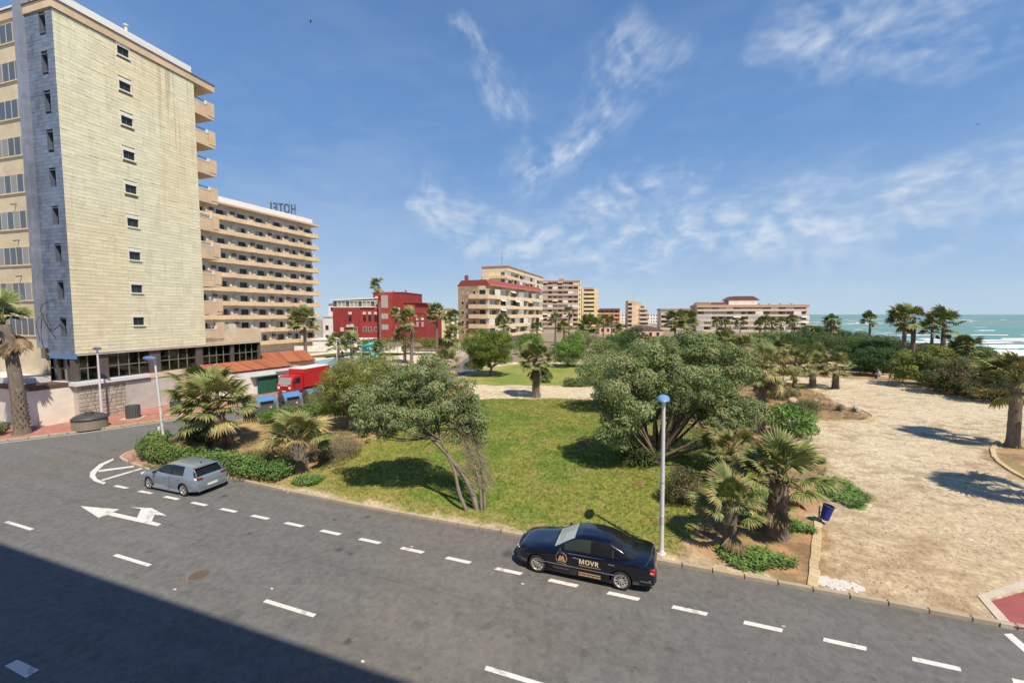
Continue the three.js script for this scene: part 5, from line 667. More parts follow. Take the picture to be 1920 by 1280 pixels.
palm('fan_palm', 'fan palm with a bushy crown in the middle bed beyond the low shrub', 33.2, -48.4, { h: 3.4, r0: .24, r1: .2, seed: 612, n: 26, s: 1.15, p1: -.6, yel: .3, dead: 0, wind: .25 });
palm('fan_palm', 'stocky fan palm at the path edge of the middle bed', 39.4, -50.2, { h: 2.6, r0: .36, r1: .3, seed: 613, n: 26, s: 1.1, p1: -.5, yel: .25, dead: 0, wind: .25, boots: [.05, 2.1, 50, .2] });
palm('fan_palm', 'stocky fan palm just left of the palm at the path edge', 36.9, -50.6, { h: 2.7, r0: .36, r1: .3, seed: 614, n: 24, s: 1.1, p1: -.5, yel: .2, dead: 0, wind: .25, boots: [.05, 2.2, 50, .2] });
palm('fan_palm', 'small fan palm among low shrubs in the middle bed', 30.4, -46.2, { h: 1.5, r0: .26, r1: .24, seed: 615, n: 20, s: 1.0, p1: -.3, yel: .3, dead: 0, wind: .2 });
palm('fan_palm', 'low fan palm beside the pale boundary wall of the side street', -8.6, -53.4, { h: 2.6, r0: .26, r1: .22, seed: 616, n: 24, s: 1.2, p1: -.5, wind: .2, dead: 2 });
palm('fan_palm', 'leafy fan palm between the tall dry palm and the middle bed', 25.4, -42.4, { h: 2.9, r0: .26, r1: .24, seed: 617, n: 26, s: 1.15, p1: -.7, yel: .35, dead: 0, wind: .3 });

// farther palms: one merged crown each, a few builds copied with their own labels
function farPalm(kind, label, x, z, h, s, o = {}) {
  const t = thing('fan_palm', label, 'palm tree', x, .05, z, 0, o.group), rs = rngOf(700 + Math.round(x * 7 - z * 3)); M('trunk', palmTrunk(h, o.r0 || .3, o.r1 || .24, Math.round(x), o.lean), palmBark, t);
  const geos = [], N = o.n || 22, tmp = new THREE.Object3D(), dead = Math.min(Math.round((o.dead ?? 2) / 3), 4); for (let i = 0; i < N; i++) { const k = (i + .5) / N, dd = i >= N - dead, set = dd ? far.d : (rs() < (o.yel ?? .15) ? far.y : far.g); tmp.position.set(o.lean ? o.lean[0] : 0, h + .1 - k * .4 - (dd ? .25 : 0), o.lean ? o.lean[1] : 0); frondPose(tmp, i * 2.39996 + rs() * .5, dd ? -.75 - rs() * .6 : mix(1.3, -.6, k) + (rs() - .5) * .35, (rs() - .5) * .7, s * (.85 + .3 * rs()), dd ? 0 : (o.wind ?? .4) * (.6 + rs())); tmp.updateMatrix(); geos.push(set[Math.floor(rs() * set.length)].clone().applyMatrix4(tmp.matrix)); } M('crown', merge(geos), frondM, t); return t;
}
[[-34.9, -70, 7.9, 1.5, 'palm standing at the near end of the pool', { n: 34 }], [-27.3, -86, 15, 1.05, 'very tall slender palm rising above the red building', { wind: .8, r0: .22, r1: .16, n: 26 }], [-18.2, -75, 8.0, 1.4, 'shaggy palm with wind torn crown between pool and street', { dead: 14, yel: .3, wind: .5 }], [-20.2, -78, 5.2, 1.3, 'lower bushy palm beside the wind torn palm', { yel: .35 }], [-29, -104, 9.2, 1.0, 'slim palm in front of the red building', {}], [-16.3, -90, 9.3, 1.35, 'tall palm with full crown and pale trunk by the boundary wall', { n: 34, wind: .2, r0: .34 }], [-14.6, -98, 8.0, 1.1, 'slimmer palm just behind the pale trunked palm', {}], [-12.6, -93, 8.2, 1.2, 'feathery palm beside the sand coloured apartment block', { yel: .05, dead: 2 }], [-12.0, -88, 4.6, 1.5, 'low arching palm at the end of the boundary wall', { yel: .05, dead: 1, wind: .6 }],
  [-36, -86, 3.0, 1.5, 'low bushy palm behind the pool', {}], [-34, -88.5, 3.2, 1.5, 'low palm next to the bushy palm behind the pool', {}], [-31, -80, 3.6, 1.3, 'low yellowish palm between the straw parasols and the pool', { yel: .4 }], [-26, -82, 2.2, 1.0, 'small fan palm by the pool loungers', { yel: .05, dead: 0 }], [-2.1, -108, 6.8, 1.5, 'palm in front of the balconies of the red roofed block', { yel: .05 }], [6.2, -102, 5.5, 1.1, 'slim palm at the corner of the red roofed block', {}], [13.6, -130, 7.6, 1.3, 'palm in front of the brown banded block', {}], [17.6, -128, 9.8, 1.1, 'tallest palm in front of the brown banded block', { dead: 16, wind: .1 }], [15, -120, 5.0, 1.4, 'bushy yellowish palm in front of the brown banded block', { yel: .6 }], [20.6, -112, 5.8, 1.9, 'wide crowned palm over the dark bushy tree', { n: 34, wind: .1 }], [33, -150, 6.2, 1.6, 'palm in front of the orange brown block', {}], [36.5, -152, 6.0, 1.5, 'second palm in front of the orange brown block', {}], [31, -118, 4.6, 1.2, 'low palm by the small pink walled house', {}],
  [44, -112, 7.4, 1.9, 'feathery palm in front of the seafront annex', { n: 36, wind: .05, yel: .25 }], [48, -114, 7.2, 1.8, 'dark palm beside the feathery palm at the annex', { n: 34, wind: .05, yel: 0, dead: 3 }], [74, -150, 5.4, 1.3, 'left palm of the pair before the seafront block', {}], [77.5, -151, 5.4, 1.3, 'right palm of the pair before the seafront block', {}], [85, -155, 5.4, 1.3, 'single palm before the middle of the seafront block', { yel: .4 }], [89.5, -150, 5.6, 1.3, 'first palm of the row before the seafront block', {}], [92, -151, 6.6, 1.3, 'tallest palm of the row before the seafront block', {}], [95, -152, 5.6, 1.3, 'shaggy palm of the row before the seafront block', { dead: 14 }], [99, -153, 5.4, 1.4, 'palm in front of the right half of the seafront block', {}], [102.5, -152, 6.8, 1.4, 'taller palm in front of the right end of the seafront block', {}], [106, -156, 5.6, 1.3, 'last palm in front of the seafront block', {}],
  [84.6, -110, 7.2, 1.25, 'palm against the sea just right of the seafront block', { wind: .6, dead: 14 }], [86.6, -112, 5.4, 1.2, 'lower palm behind the palm right of the seafront block', {}], [82, -112, 3.8, 1.1, 'small dry palm at the shore', { yel: .5 }], [87, -101, 7.7, 1.2, 'lone palm against the sea between the two palm groups', { wind: .6, dead: 4 }], [58.6, -62, 8.5, 1.4, 'left palm of the tall pair against the sea', { wind: .9, dead: 3, r0: .3, r1: .24, n: 20 }], [60.9, -63, 8.2, 1.3, 'right palm of the tall pair against the sea', { wind: .7, dead: 3, r0: .32, r1: .27, n: 18 }], [84, -83, 6.2, 1.4, 'shorter palm behind the stout palm with pale dry fronds', { wind: .6 }], [62.4, -60, 7.6, 1.45, 'stout palm with pale dry fronds against the sea', { wind: .5, dead: 6, r0: .34, r1: .28, n: 20 }], [68.2, -62, 3.9, 1.35, 'short palm just above the breaking waves', { wind: .6, dead: 3 }], [44, -60, 2.8, 1.2, 'bushy palm at the back of the sandy square', { yel: .3 }], [41.5, -63, 3.6, 1.2, 'palm behind the bushy palm at the back of the sandy square', { yel: .2 }], [34, -60, 4.4, 1.2, 'bushy palm behind the middle bed', { yel: .3, dead: 12 }], [29.4, -57, 4.9, 1.2, 'dry palm behind the silver green trees', { yel: .5, dead: 14 }], [22, -50, 4.4, 1.2, 'yellowish palm behind the tall dry palm', { yel: .5, dead: 10 }]
].forEach(a => farPalm(0, a[4], a[0], a[1], a[2], a[3], a[5]));

// agaves in the middle bed
{
  const am = mat([.08, .115, .085], .6); const blade = (() => { const s = new THREE.ConeGeometry(.07, .75, 4).scale(1, 1, .35).translate(0, .37, 0); return s; })();
  [[28.9, -39.6, 'blue green agave at the rim of the middle bed'], [30.6, -38.4, 'dark agave beside the curved stone edging'], [31.6, -37.9, 'small agave at the tip of the curved stone edging']].forEach(([x, z, lab], i) => { const t = thing('agave', lab, 'plant', x, PARK - .02, z, i, 'agaves'); for (let k = 0; k < 24; k++) { const b = M('leaf', blade, am, t); b.rotation.order = 'YXZ'; b.rotation.y = k * 2.4; b.rotation.x = .15 + k * .045; b.scale.setScalar(1.25 - i * .15); } });
}
// lawn grass and ground cover: tufts nobody could count
{
  const tuft = (() => { const pos = [], rs = rngOf(3); for (let i = 0; i < 9; i++) { const a = rs() * 6.28, r = rs() * .07, x = Math.cos(a) * r, z = Math.sin(a) * r, h = .03 + .05 * rs(), lx = (rs() - .5) * .05, lz = (rs() - .5) * .05, w = .007, c = Math.cos(a), s = Math.sin(a); pos.push(x - w * s, 0, z + w * c, x + w * s, 0, z - w * c, x + lx, h, z + lz); } const g = new THREE.BufferGeometry(); g.setAttribute('position', new THREE.Float32BufferAttribute(pos, 3)); g.computeVertexNormals(); return g; })();
  const rs = rngOf(91), pts = []; let guard = 0; while (pts.length < 52000 && guard++ < 300000) { const x = -14 + 30 * rs(), z = -45 + 30 * rs(); const d = dG(x, z, lawn); if (d > -.4 + .8 * rs() && rs() < .35 + fbm(x * 1.5, z * 1.5, 3)) pts.push([x, z]); }
  const im = new THREE.InstancedMesh(tuft, mat([1, 1, 1], .9, { transmission: .2, thickness: 0 }), pts.length), o = new THREE.Object3D(); pts.forEach(([x, z], i) => { o.position.set(x, PARK, z); o.rotation.set(0, rs() * 6.28, 0); o.scale.setScalar(.7 + .9 * rs()); o.updateMatrix(); im.setMatrixAt(i, o.matrix); const c = parkFn(x, z, .5), q = .75 + .6 * rs(); im.setColorAt(i, C(c[0] * q, c[1] * q, c[2] * q)); }); im.name = 'lawn_grass'; im.castShadow = im.receiveShadow = true; scene.add(im); stuff(im, 'short mown yellowish green grass of the lawn', 'grass');
  const leafT = (() => { const pos = [], r2 = rngOf(4); for (let i = 0; i < 10; i++) { const a = r2() * 6.28, r = r2() * .12, x = Math.cos(a) * r, z = Math.sin(a) * r, h = .04 + .12 * r2(), w = .03, c = Math.cos(a), s = Math.sin(a); pos.push(x - w * s, h, z + w * c, x + w * s, h * .9, z - w * c, x + c * .07, h + .02, z + s * .07); } const g = new THREE.BufferGeometry(); g.setAttribute('position', new THREE.Float32BufferAttribute(pos, 3)); g.computeVertexNormals(); return g; })();
  const wp = []; for (const [x, z, r] of weeds) for (let i = 0; i < r * r * 300; i++) { const a = rs() * 6.28, q = r * Math.sqrt(rs()) * (.8 + .5 * (fbm(Math.cos(a) * 2 + x, Math.sin(a) * 2 + z, 2))); wp.push([x + Math.cos(a) * q, z + Math.sin(a) * q]); }
  const pc = []; for (let i = 0; i < 2600; i++) { const u = rs(), x = 6 + 13 * u, z = -15.4 - 8 * u - 12 * rs(); if (dPoly(x, z, palmBed) > 0 && fbm(x * .9, z * .9, 3) > .48) pc.push([x, z]); } for (let i = 0; i < 2600; i++) { const x = -24 + 14 * rs(), z = -22 - 16 * rs(); if (dPoly(x, z, leftBed) > .3 && fbm(x * .7 + 3, z * .7, 3) > .5) pc.push([x, z]); } for (let i = 0; i < 1600; i++) { const x = 22 + 14 * rs(), z = -35 - 20 * rs(); if (dPoly(x, z, midBed) > .3) pc.push([x, z]); }
  const all = [...wp, ...pc]; const iw = new THREE.InstancedMesh(leafT, mat([1, 1, 1], .8, { transmission: .2, thickness: 0 }), all.length); all.forEach(([x, z], i) => { o.position.set(x, PARK - .01, z); o.rotation.set(0, rs() * 6.28, 0); o.scale.setScalar(.7 + .9 * rs()); o.updateMatrix(); iw.setMatrixAt(i, o.matrix); const q = .7 + .6 * rs(); iw.setColorAt(i, i < wp.length ? C(.14 * q, .25 * q, .045 * q) : C(.15 * q, .14 * q, .055 * q)); }); iw.name = 'ground_cover'; iw.castShadow = iw.receiveShadow = true; scene.add(iw); stuff(iw, 'low green weeds and dry tufts growing in the bare soil', 'weeds');
  // loose stones on the gravel
  const pb = new THREE.IcosahedronGeometry(.03, 0).scale(1, .55, .8), gp = []; for (let i = 0; i < 26000; i++) { const x = 8 + 44 * rs() ** 1.2, z = -12 - 50 * rs() ** 1.3; if (x > (-z) * 1.3 || (x > 14.2 && z > -14.4) || dPoly(x, z, palmBed) > 0 || (x * SZ - z * SX) < KN + .4) continue; gp.push([x, z]); } const ig = new THREE.InstancedMesh(pb, mat([1, 1, 1], .95), gp.length); gp.forEach(([x, z], i) => { o.position.set(x, PARK + .005, z); o.rotation.set(rs(), rs() * 6, rs()); o.scale.setScalar(.5 + 1.3 * rs() ** 2); o.updateMatrix(); ig.setMatrixAt(i, o.matrix); const q = .28 + .35 * rs(); ig.setColorAt(i, C(q, q * .88, q * .72)); }); ig.name = 'gravel'; ig.castShadow = ig.receiveShadow = true; scene.add(ig); stuff(ig, 'loose pale stones scattered over the sandy square', 'gravel');
}
// ================= vehicles =================
const cr1 = (a, i, t) => { const p = k => a[Math.max(0, Math.min(a.length - 1, k))], p0 = p(i - 1), p1 = p(i), p2 = p(i + 1), p3 = p(i + 2); return p1.map((v, k) => k === 0 ? v + (p2[0] - v) * t : .5 * (2 * v + (p2[k] - p0[k]) * t + (2 * p0[k] - 5 * v + 4 * p2[k] - p3[k]) * t * t + (3 * v - p0[k] - 3 * p2[k] + p3[k]) * t * t * t)); };
function dense(st, n) { const o = []; for (let i = 0; i + 1 < st.length; i++) for (let k = 0; k < n; k++) o.push(cr1(st, i, k / n)); o.push(st[st.length - 1]); return o; }
function loft(rows, cap = true) { // rows of equal length [x,y,z] points
  const n = rows[0].length, pos = [], idx = []; rows.forEach(r => r.forEach(p => pos.push(...p))); for (let i = 0; i + 1 < rows.length; i++) for (let j = 0; j + 1 < n; j++) { const a = i * n + j, b = a + 1, c = a + n, d = c + 1; idx.push(a, b, c, b, d, c); }
  if (cap) for (const [r, f] of [[0, 1], [rows.length - 1, 0]]) { const c = pos.length / 3; const R = rows[r]; pos.push(R[0][0], R.reduce((s, p) => s + p[1], 0) / n, 0); for (let j = 0; j + 1 < n; j++) f ? idx.push(c, r * n + j + 1, r * n + j) : idx.push(c, r * n + j, r * n + j + 1); }
  const g = new THREE.BufferGeometry(); g.setAttribute('position', new THREE.Float32BufferAttribute(pos, 3)); g.setIndex(idx); return g;
}
const linerM = mat([.13, .13, .135], .9); const evaluator = new Evaluator(); evaluator.useGroups = true; evaluator.attributes = ['position', 'normal'];
const rubber = mat([.022, .022, .023], .85), chrome = mat([.75, .75, .76], .2, { metalness: 1 }), rimM = mat([.6, .58, .56], .35, { metalness: .75 }), archM = mat([.012, .012, .013], .9), lampRed = mat([.42, .012, .02], .15, { clearcoat: 1 }), lampClear = mat([.75, .77, .78], .12, { clearcoat: 1 }), carGlass = mat([.012, .014, .016], .04, { specularIntensity: 1 });
function wheel(parent, x, y, z, R, side, spokes) {
  const w = new THREE.Group(); w.name = 'wheel'; w.position.set(x, y, z); parent.add(w);
  const ty = new THREE.LatheGeometry([[R * .66, -.1], [R * .86, -.108], [R * .97, -.085], [R, -.04], [R, .04], [R * .97, .085], [R * .86, .108], [R * .66, .1]].map(p => new THREE.Vector2(...p)), 40).rotateX(Math.PI / 2); M('tyre', ty, rubber, w);
  const r = [new THREE.TorusGeometry(R * .665, .022, 8, 40).translate(0, 0, side * .085), new THREE.CylinderGeometry(.05, .06, .03, 16).rotateX(Math.PI / 2).translate(0, 0, side * .09), new THREE.TorusGeometry(R * .6, .03, 6, 40).translate(0, 0, side * .04)]; for (let k = 0; k < spokes; k++) { const s = rb(R * .62, .042, .03, .012, R * .33, 0, 0, 2); r.push(s.rotateZ(k / spokes * Math.PI * 2).translate(0, 0, side * .08)); } M('rim', r, rimM, w); M('brake_disc', new THREE.CylinderGeometry(R * .55, R * .55, .02, 28).rotateX(Math.PI / 2).translate(0, 0, side * .02), mat([.07, .07, .07], .6, { metalness: .5 }), w);
}
function car(spec) {
  const t = thing(spec.name, spec.label, 'car', spec.x, 0, spec.z, spec.turn), paint = spec.paint, S = dense(spec.st, 6);
  const half = ([x, w, yb, ys, yt, wt]) => [[0, yb], [w * .8, yb], [w * .955, yb + .07], [w * .995, yb + .3 * (ys - yb)], [w, yb + .55 * (ys - yb)], [w * .992, ys - .1], [w * .97, ys - .02], [w * .93, ys + .4 * (yt - ys)], [wt, yt - .012], [wt * .5, yt], [0, yt + .006]];
  const rows = S.map(s => { const h = half(s); return [...h.map(p => [s[0], p[1], -p[0]]), ...h.slice(1, -1).reverse().map(p => [s[0], p[1], p[0]]), [s[0], h[0][1], 0]]; });
  let body = loft(rows); body = body.toNonIndexed(); body.computeVertexNormals(); if (spec.flip) { } body = toCreasedNormals(body, .6); body.deleteAttribute('uv');
  let br = new Brush(body, paint); br.updateMatrixWorld();
  for (const x of spec.axles) for (const s of [-1, 1]) { const c = new THREE.CylinderGeometry(spec.R + .055, spec.R + .055, .42, 32).rotateX(Math.PI / 2).translate(x, spec.R, s * .86).toNonIndexed(); c.deleteAttribute('uv'); const b = new Brush(c, linerM); b.updateMatrixWorld(); br = evaluator.evaluate(br, b, SUBTRACTION); }
  const bg = br.geometry; const bm = new THREE.Mesh(bg, [paint, linerM]); bm.name = 'body'; bm.castShadow = bm.receiveShadow = true; t.add(bm); if (Array.isArray(br.material)) bm.material = br.material; else bm.material = paint;
  // greenhouse: functions of x for top height, half widths
  const GH = dense(spec.gh, 8); const at = x => { for (let i = 0; i + 1 < GH.length; i++) if (x <= GH[i][0] && x >= GH[i + 1][0]) { const k = (GH[i][0] - x) / (GH[i][0] - GH[i + 1][0] || 1); return GH[i].map((v, q) => v + (GH[i + 1][q] - v) * k); } return x > GH[0][0] ? GH[0] : GH[GH.length - 1]; };
  const yB = spec.belt; const sec = (x, o = 0) => { const [, yt, ht, hb] = at(x); return [[hb + o, yB], [hb * .66 + ht * .34 + o, yB + (yt - yB) * .45], [ht + .03 + o, yB + (yt - yB) * .84], [ht - .03 + o * .7, yt - .035 + o * .7], [ht * .75, yt - .008 + o], [0, yt + .012 + o]]; };
  const shell = GH.map(g => { const h = sec(g[0]); return [...h.map(p => [g[0], p[1], -p[0]]), ...h.slice(0, -1).reverse().map(p => [g[0], p[1], p[0]])]; }); let gl = loft(shell).toNonIndexed(); gl.computeVertexNormals(); M('window_glass', toCreasedNormals(gl, .5), carGlass, t);
  const panel = (name, x0, x1, j0, j1, m, o = .008, nx = 12, parent = t, both = true) => { const list = []; for (const sg of both ? [-1, 1] : [0]) { const rws = []; for (let i = 0; i <= nx; i++) { const k = i / nx, f = typeof x0 === 'function'; const r = []; for (let q = 0; q <= 8; q++) { const jj = j0 + (j1 - j0) * q / 8, xa = f ? x0(q / 8) : x0, xb = typeof x1 === 'function' ? x1(q / 8) : x1, x = xa + (xb - xa) * k, s = sec(x, o), i0 = Math.min(s.length - 2, Math.floor(jj)), fr = jj - i0; r.push([x, s[i0][1] + (s[i0 + 1][1] - s[i0][1]) * fr, (sg || 1) * (s[i0][0] + (s[i0 + 1][0] - s[i0][0]) * fr)]); } if (!sg) for (let q = 7; q >= 0; q--) r.push([r[q][0], r[q][1], -r[q][2]]); rws.push(r); } const g = loft(rws, false).toNonIndexed(); g.computeVertexNormals(); list.push(toCreasedNormals(g, .6)); } return M(name, list, m, parent); };
  spec.panels(panel, t, paint);
  for (const x of spec.axles) for (const s of [-1, 1]) wheel(t, x, spec.R, s * (spec.track), spec.R, s, spec.spokes);
  spec.trim(t, (name, g, m, p = t) => M(name, g, m, p), sec); return t;
}
const stripe = (pts, w, h) => { const c = new THREE.CatmullRomCurve3(pts.map(p => V(...p))); return new THREE.TubeGeometry(c, 24, w, 6).scale(1, 1, 1); };
const fwdTurn = Math.atan2(SZ, -SX); // nose along -s

{ // dark blue saloon
  const navy = mat([.0035, .005, .016], .18, { clearcoat: 1, clearcoatRoughness: .02, metalness: .2 }); const [cx, cz] = sn(-2.28, 14.5);
  const cv = document.createElement('canvas'); cv.width = 1024; cv.height = 512; const q = cv.getContext('2d'); q.fillStyle = 'rgb(6,7,18)'; q.fillRect(0, 0, 1024, 512); const gold = 'rgb(214,172,128)', cream = 'rgb(242,226,186)';
  q.strokeStyle = gold; q.lineWidth = 12; q.beginPath(); q.arc(150, 175, 96, Math.PI * .78, Math.PI * 2.22); q.stroke(); q.lineWidth = 20; q.lineJoin = 'round'; q.beginPath(); q.moveTo(98, 230); q.lineTo(128, 150); q.lineTo(146, 150); q.moveTo(122, 232); q.lineTo(150, 165); q.moveTo(160, 205); q.lineTo(176, 140); q.lineTo(214, 250); q.moveTo(150, 225); q.lineTo(190, 225); q.stroke(); q.lineWidth = 8; q.beginPath(); q.moveTo(70, 262); q.quadraticCurveTo(150, 250, 240, 285); q.stroke();
  q.fillStyle = cream; q.font = 'bold 118px sans-serif'; q.textAlign = 'left'; q.fillText('MOVR', 452, 215, 380); q.fillStyle = gold; for (let i = 0; i < 26; i++) q.fillRect(456 + i * 14.4, 238, 11, 13);
  for (const y of [356, 396]) for (let i = 0; i < 24; i++) { q.fillStyle = i % 5 === 3 && y > 360 ? cream : gold; q.fillRect(456 + i * 15.6, y, 12, 26); } q.fillStyle = 'rgb(34,38,52)'; q.fillRect(300, 330, 130, 96);
  const tex = new THREE.CanvasTexture(cv); tex.colorSpace = THREE.SRGBColorSpace; const decalM = mat([1, 1, 1], .3, { map: tex, clearcoat: 1, clearcoatRoughness: .05 });
  car({ name: 'saloon_car', label: 'dark navy saloon car with cream and gold door lettering parked at the kerb', x: cx, z: cz, turn: fwdTurn, paint: navy, R: .325, axles: [1.56, -1.3], track: .79, spokes: 10, belt: .9,
    st: [[2.41, .6, .34, .56, .6, .46], [2.37, .7, .26, .62, .69, .58], [2.2, .82, .2, .7, .77, .66], [1.9, .885, .19, .76, .84, .7], [1.56, .905, .19, .81, .9, .73], [1.0, .91, .19, .88, .965, .76], [.3, .91, .19, .92, .95, .8], [-.7, .91, .19, .95, .975, .8], [-1.3, .905, .19, .96, .99, .78], [-1.8, .89, .2, .95, 1.0, .74], [-2.15, .86, .22, .92, .985, .7], [-2.34, .8, .26, .86, .94, .64], [-2.41, .7, .33, .74, .8, .56]],
    gh: [[1.06, .955, .7, .75], [.62, 1.19, .65, .785], [.24, 1.375, .6, .79], [-.25, 1.435, .59, .79], [-.85, 1.405, .58, .785], [-1.3, 1.24, .6, .77], [-1.72, 1.0, .63, .72]],
    panels: (P, t, paint) => { P('roof', .26, -.93, 2.9, 5, paint, .012, 16, t, false); P('windscreen', .98, .3, 3.2, 5, mat([.4, .46, .43], .06, { specularIntensity: 1 }), .004, 10, t, false); P('roof_pillar', 1.06, -1.72, 2.6, 3.15, paint, .01, 40); P('door_pillar', -.3, -.4, 0, 2.8, mat([.01, .01, .012], .3), .007, 4); P('rear_pillar', u => -1.16 - .02 * u + .28 * u, u => -1.72 + .55 * u, 0, 2.8, paint, .01, 10); P('quarter_bar', -1.0, -1.04, 0, 2.7, mat([.05, .05, .05], .3), .008, 3); P('side_glass', .62, -.28, .4, 2.3, mat([.035, .045, .042], .05), .004, 10); },  // windscreen is opaque: sky reflection and sunlit dash are put into its pale colour
    trim: (t, A, sec) => {
      for (const s of [-1, 1]) { A('headlight', new THREE.SphereGeometry(.11, 16, 12).scale(1.5, .85, .75).rotateY(s * .5).translate(2.22, .63, s * .66), lampClear); A('headlight', new THREE.SphereGeometry(.08, 16, 12).scale(1.3, .9, .8).translate(2.34, .61, s * .46), lampClear);
        const tl = A('tail_light', rb(.34, .24, .2, .06, -2.2, .76, s * .735).rotateY(0), lampRed); A('reversing_lamp', rb(.12, .06, .205, .02, -2.26, .74, s * .74), mat([.7, .5, .5], .2), tl);
        A('side_moulding', rb(2.9, .035, .02, .008, .1, .5, s * .918, 2), chrome); A('sill', bx(2.3, .1, .03, .13, .24, s * .89), mat([.01, .01, .014], .5)); for (const x of [.2, -.98]) A('door_handle', rb(.2, .035, .04, .014, x, .83, s * .915), chrome); A('beltline_trim', rb(1.95, .022, .012, .005, -.3, .925, s * .875, 2), chrome);
        A('door_seam', [bx(.008, .62, .004, .92, .56, s * .9125), bx(.008, .7, .004, -.34, .6, s * .9125), bx(.008, .4, .004, -1.02, .74, s * .911)], archM); const m = A('mirror', rb(.1, .13, .2, .045, .72, 1.0, s * .94), mat([.007, .01, .03], .2, { clearcoat: 1 })); A('mirror_lamp', rb(.02, .03, .14, .008, .775, .985, s * .95), chrome, m); A('bumper_trim', [rb(.5, .025, .02, .008, -2.02, .45, s * .87).rotateY(0), rb(.02, .025, .9, .008, -2.405, .45, s * .3)], chrome); }
      A('grille', [rb(.03, .2, .5, .02, 2.405, .6, 0)], archM); A('grille_frame', [rb(.04, .03, .56, .01, 2.405, .71, 0)], chrome); A('number_plate', bx(.012, .11, .5, -2.412, .62, 0), frameW); A('number_plate', bx(.012, .11, .5, 2.42, .42, 0), frameW); A('boot_seam', bx(.008, .004, 1.2, -1.78, 1.005, 0), archM); A('wiper', rb(.02, .02, .7, .006, 1.03, .985, .1), archM);
      A('exhaust', new THREE.CylinderGeometry(.03, .03, .12, 12).rotateZ(Math.PI / 2).translate(-2.36, .25, -.5), chrome);
      const d = new THREE.PlaneGeometry(2.02, 1.01).rotateY(Math.PI).translate(-.02, .58, -.9165); // lettering on the near doors, u runs tailwards
      const cut = (u0, v0, u1, v1, name) => { const w = (u1 - u0) * 2.02, h = (v1 - v0) * 1.01, g = new THREE.PlaneGeometry(w, h).rotateY(Math.PI); const x = .99 - (u0 + u1) / 2 * 2.02, y = .075 + (v0 + v1) / 2 * 1.01; const uv = g.attributes.uv; for (let i = 0; i < uv.count; i++) uv.setXY(i, u0 + uv.getX(i) * (u1 - u0), v0 + uv.getY(i) * (v1 - v0)); A(name, g.translate(x, y, -.9155), decalM); };
      cut(.05, .42, .25, .86, 'door_emblem'); cut(.43, .495, .83, .8, 'door_lettering'); cut(.285, .15, .83, .36, 'door_small_print');
    } });
}
{ // silver blue hatchback
  const silver = mat([.3, .36, .42], .32, { clearcoat: .8, clearcoatRoughness: .06, metalness: .45 }); const [cx, cz] = sn(-23.55, 14.55);
  car({ name: 'hatchback_car', label: 'silver blue hatchback parked beside the hedge of the traffic island', x: cx, z: cz, turn: fwdTurn, paint: silver, R: .32, axles: [1.33, -1.29], track: .775, spokes: 5, belt: .93,
    st: [[2.14, .58, .32, .58, .62, .46], [2.09, .7, .24, .66, .73, .58], [1.9, .83, .18, .75, .83, .67], [1.33, .89, .17, .86, .945, .72], [.95, .895, .17, .92, 1.0, .76], [0, .895, .17, .95, .98, .79], [-.8, .895, .17, .97, .99, .79], [-1.3, .895, .18, .975, 1.0, .78], [-1.75, .88, .2, .96, 1.0, .76], [-2.0, .85, .23, .94, .985, .73], [-2.11, .8, .28, .86, .92, .68], [-2.15, .74, .34, .72, .76, .62]],
    gh: [[1.08, .985, .7, .74], [.7, 1.2, .66, .775], [.34, 1.375, .61, .785], [-.2, 1.455, .605, .785], [-.9, 1.45, .6, .78], [-1.4, 1.42, .6, .775], [-1.68, 1.36, .6, .76], [-1.86, 1.2, .64, .74], [-2.0, 1.0, .68, .72]],
    panels: (P, t, paint) => { P('roof', .36, -1.64, 2.9, 5, paint, .012, 18, t, false); P('windscreen', 1.0, .4, 3.2, 5, mat([.05, .06, .065], .05), .004, 10, t, false); P('roof_pillar', 1.08, -1.98, 2.6, 3.15, paint, .01, 40); P('door_pillar', -.24, -.34, 0, 2.8, mat([.01, .01, .012], .3), .007, 4); P('rear_pillar', u => -1.2 - .02 * u + .1 * u, u => -1.98 + .3 * u, 0, 2.8, paint, .01, 12); },
    trim: (t, A) => {
      for (const s of [-1, 1]) { A('headlight', rb(.34, .13, .26, .06, 1.98, .7, s * .66), lampClear); A('tail_light', rb(.26, .1, .3, .045, -2.03, .83, s * .68).rotateX(s * -.1), mat([.22, .008, .014], .15, { clearcoat: 1 })); for (const x of [.0, -.95]) A('door_handle', rb(.18, .035, .04, .014, x, .84, s * .9), silver); A('door_seam', [bx(.008, .68, .004, .9, .58, s * .897), bx(.008, .74, .004, -.3, .6, s * .897), bx(.008, .4, .004, -1.0, .78, s * .897)], archM); A('sill', bx(2.0, .1, .03, .02, .21, s * .875), mat([.25, .29, .33], .5)); A('mirror', rb(.1, .13, .2, .045, .74, 1.02, s * .93), mat([.03, .03, .035], .3)); A('reflector_strip', rb(.05, .03, .3, .01, -2.13, .42, s * .5), chrome); }
      A('number_plate', rb(.015, .11, .5, .004, -2.158, .5, 0, 1), mat([.78, .78, .76], .4)); A('badge', new THREE.CylinderGeometry(.055, .055, .02, 20).rotateZ(Math.PI / 2).translate(-2.105, .86, 0), chrome); A('roof_aerial', new THREE.ConeGeometry(.05, .09, 8).scale(2.2, 1, .7).translate(-1.35, 1.475, 0), archM); A('rear_spoiler', rb(.2, .03, 1.18, .012, -1.74, 1.385, 0), silver); A('rear_bumper', rb(.1, .2, 1.4, .05, -2.1, .34, 0), mat([.22, .26, .3], .4)); A('grille', rb(.03, .12, .9, .03, 2.13, .42, 0), archM); A('rear_wiper', rb(.02, .02, .4, .006, -1.96, 1.06, .05), archM);
    } });
}
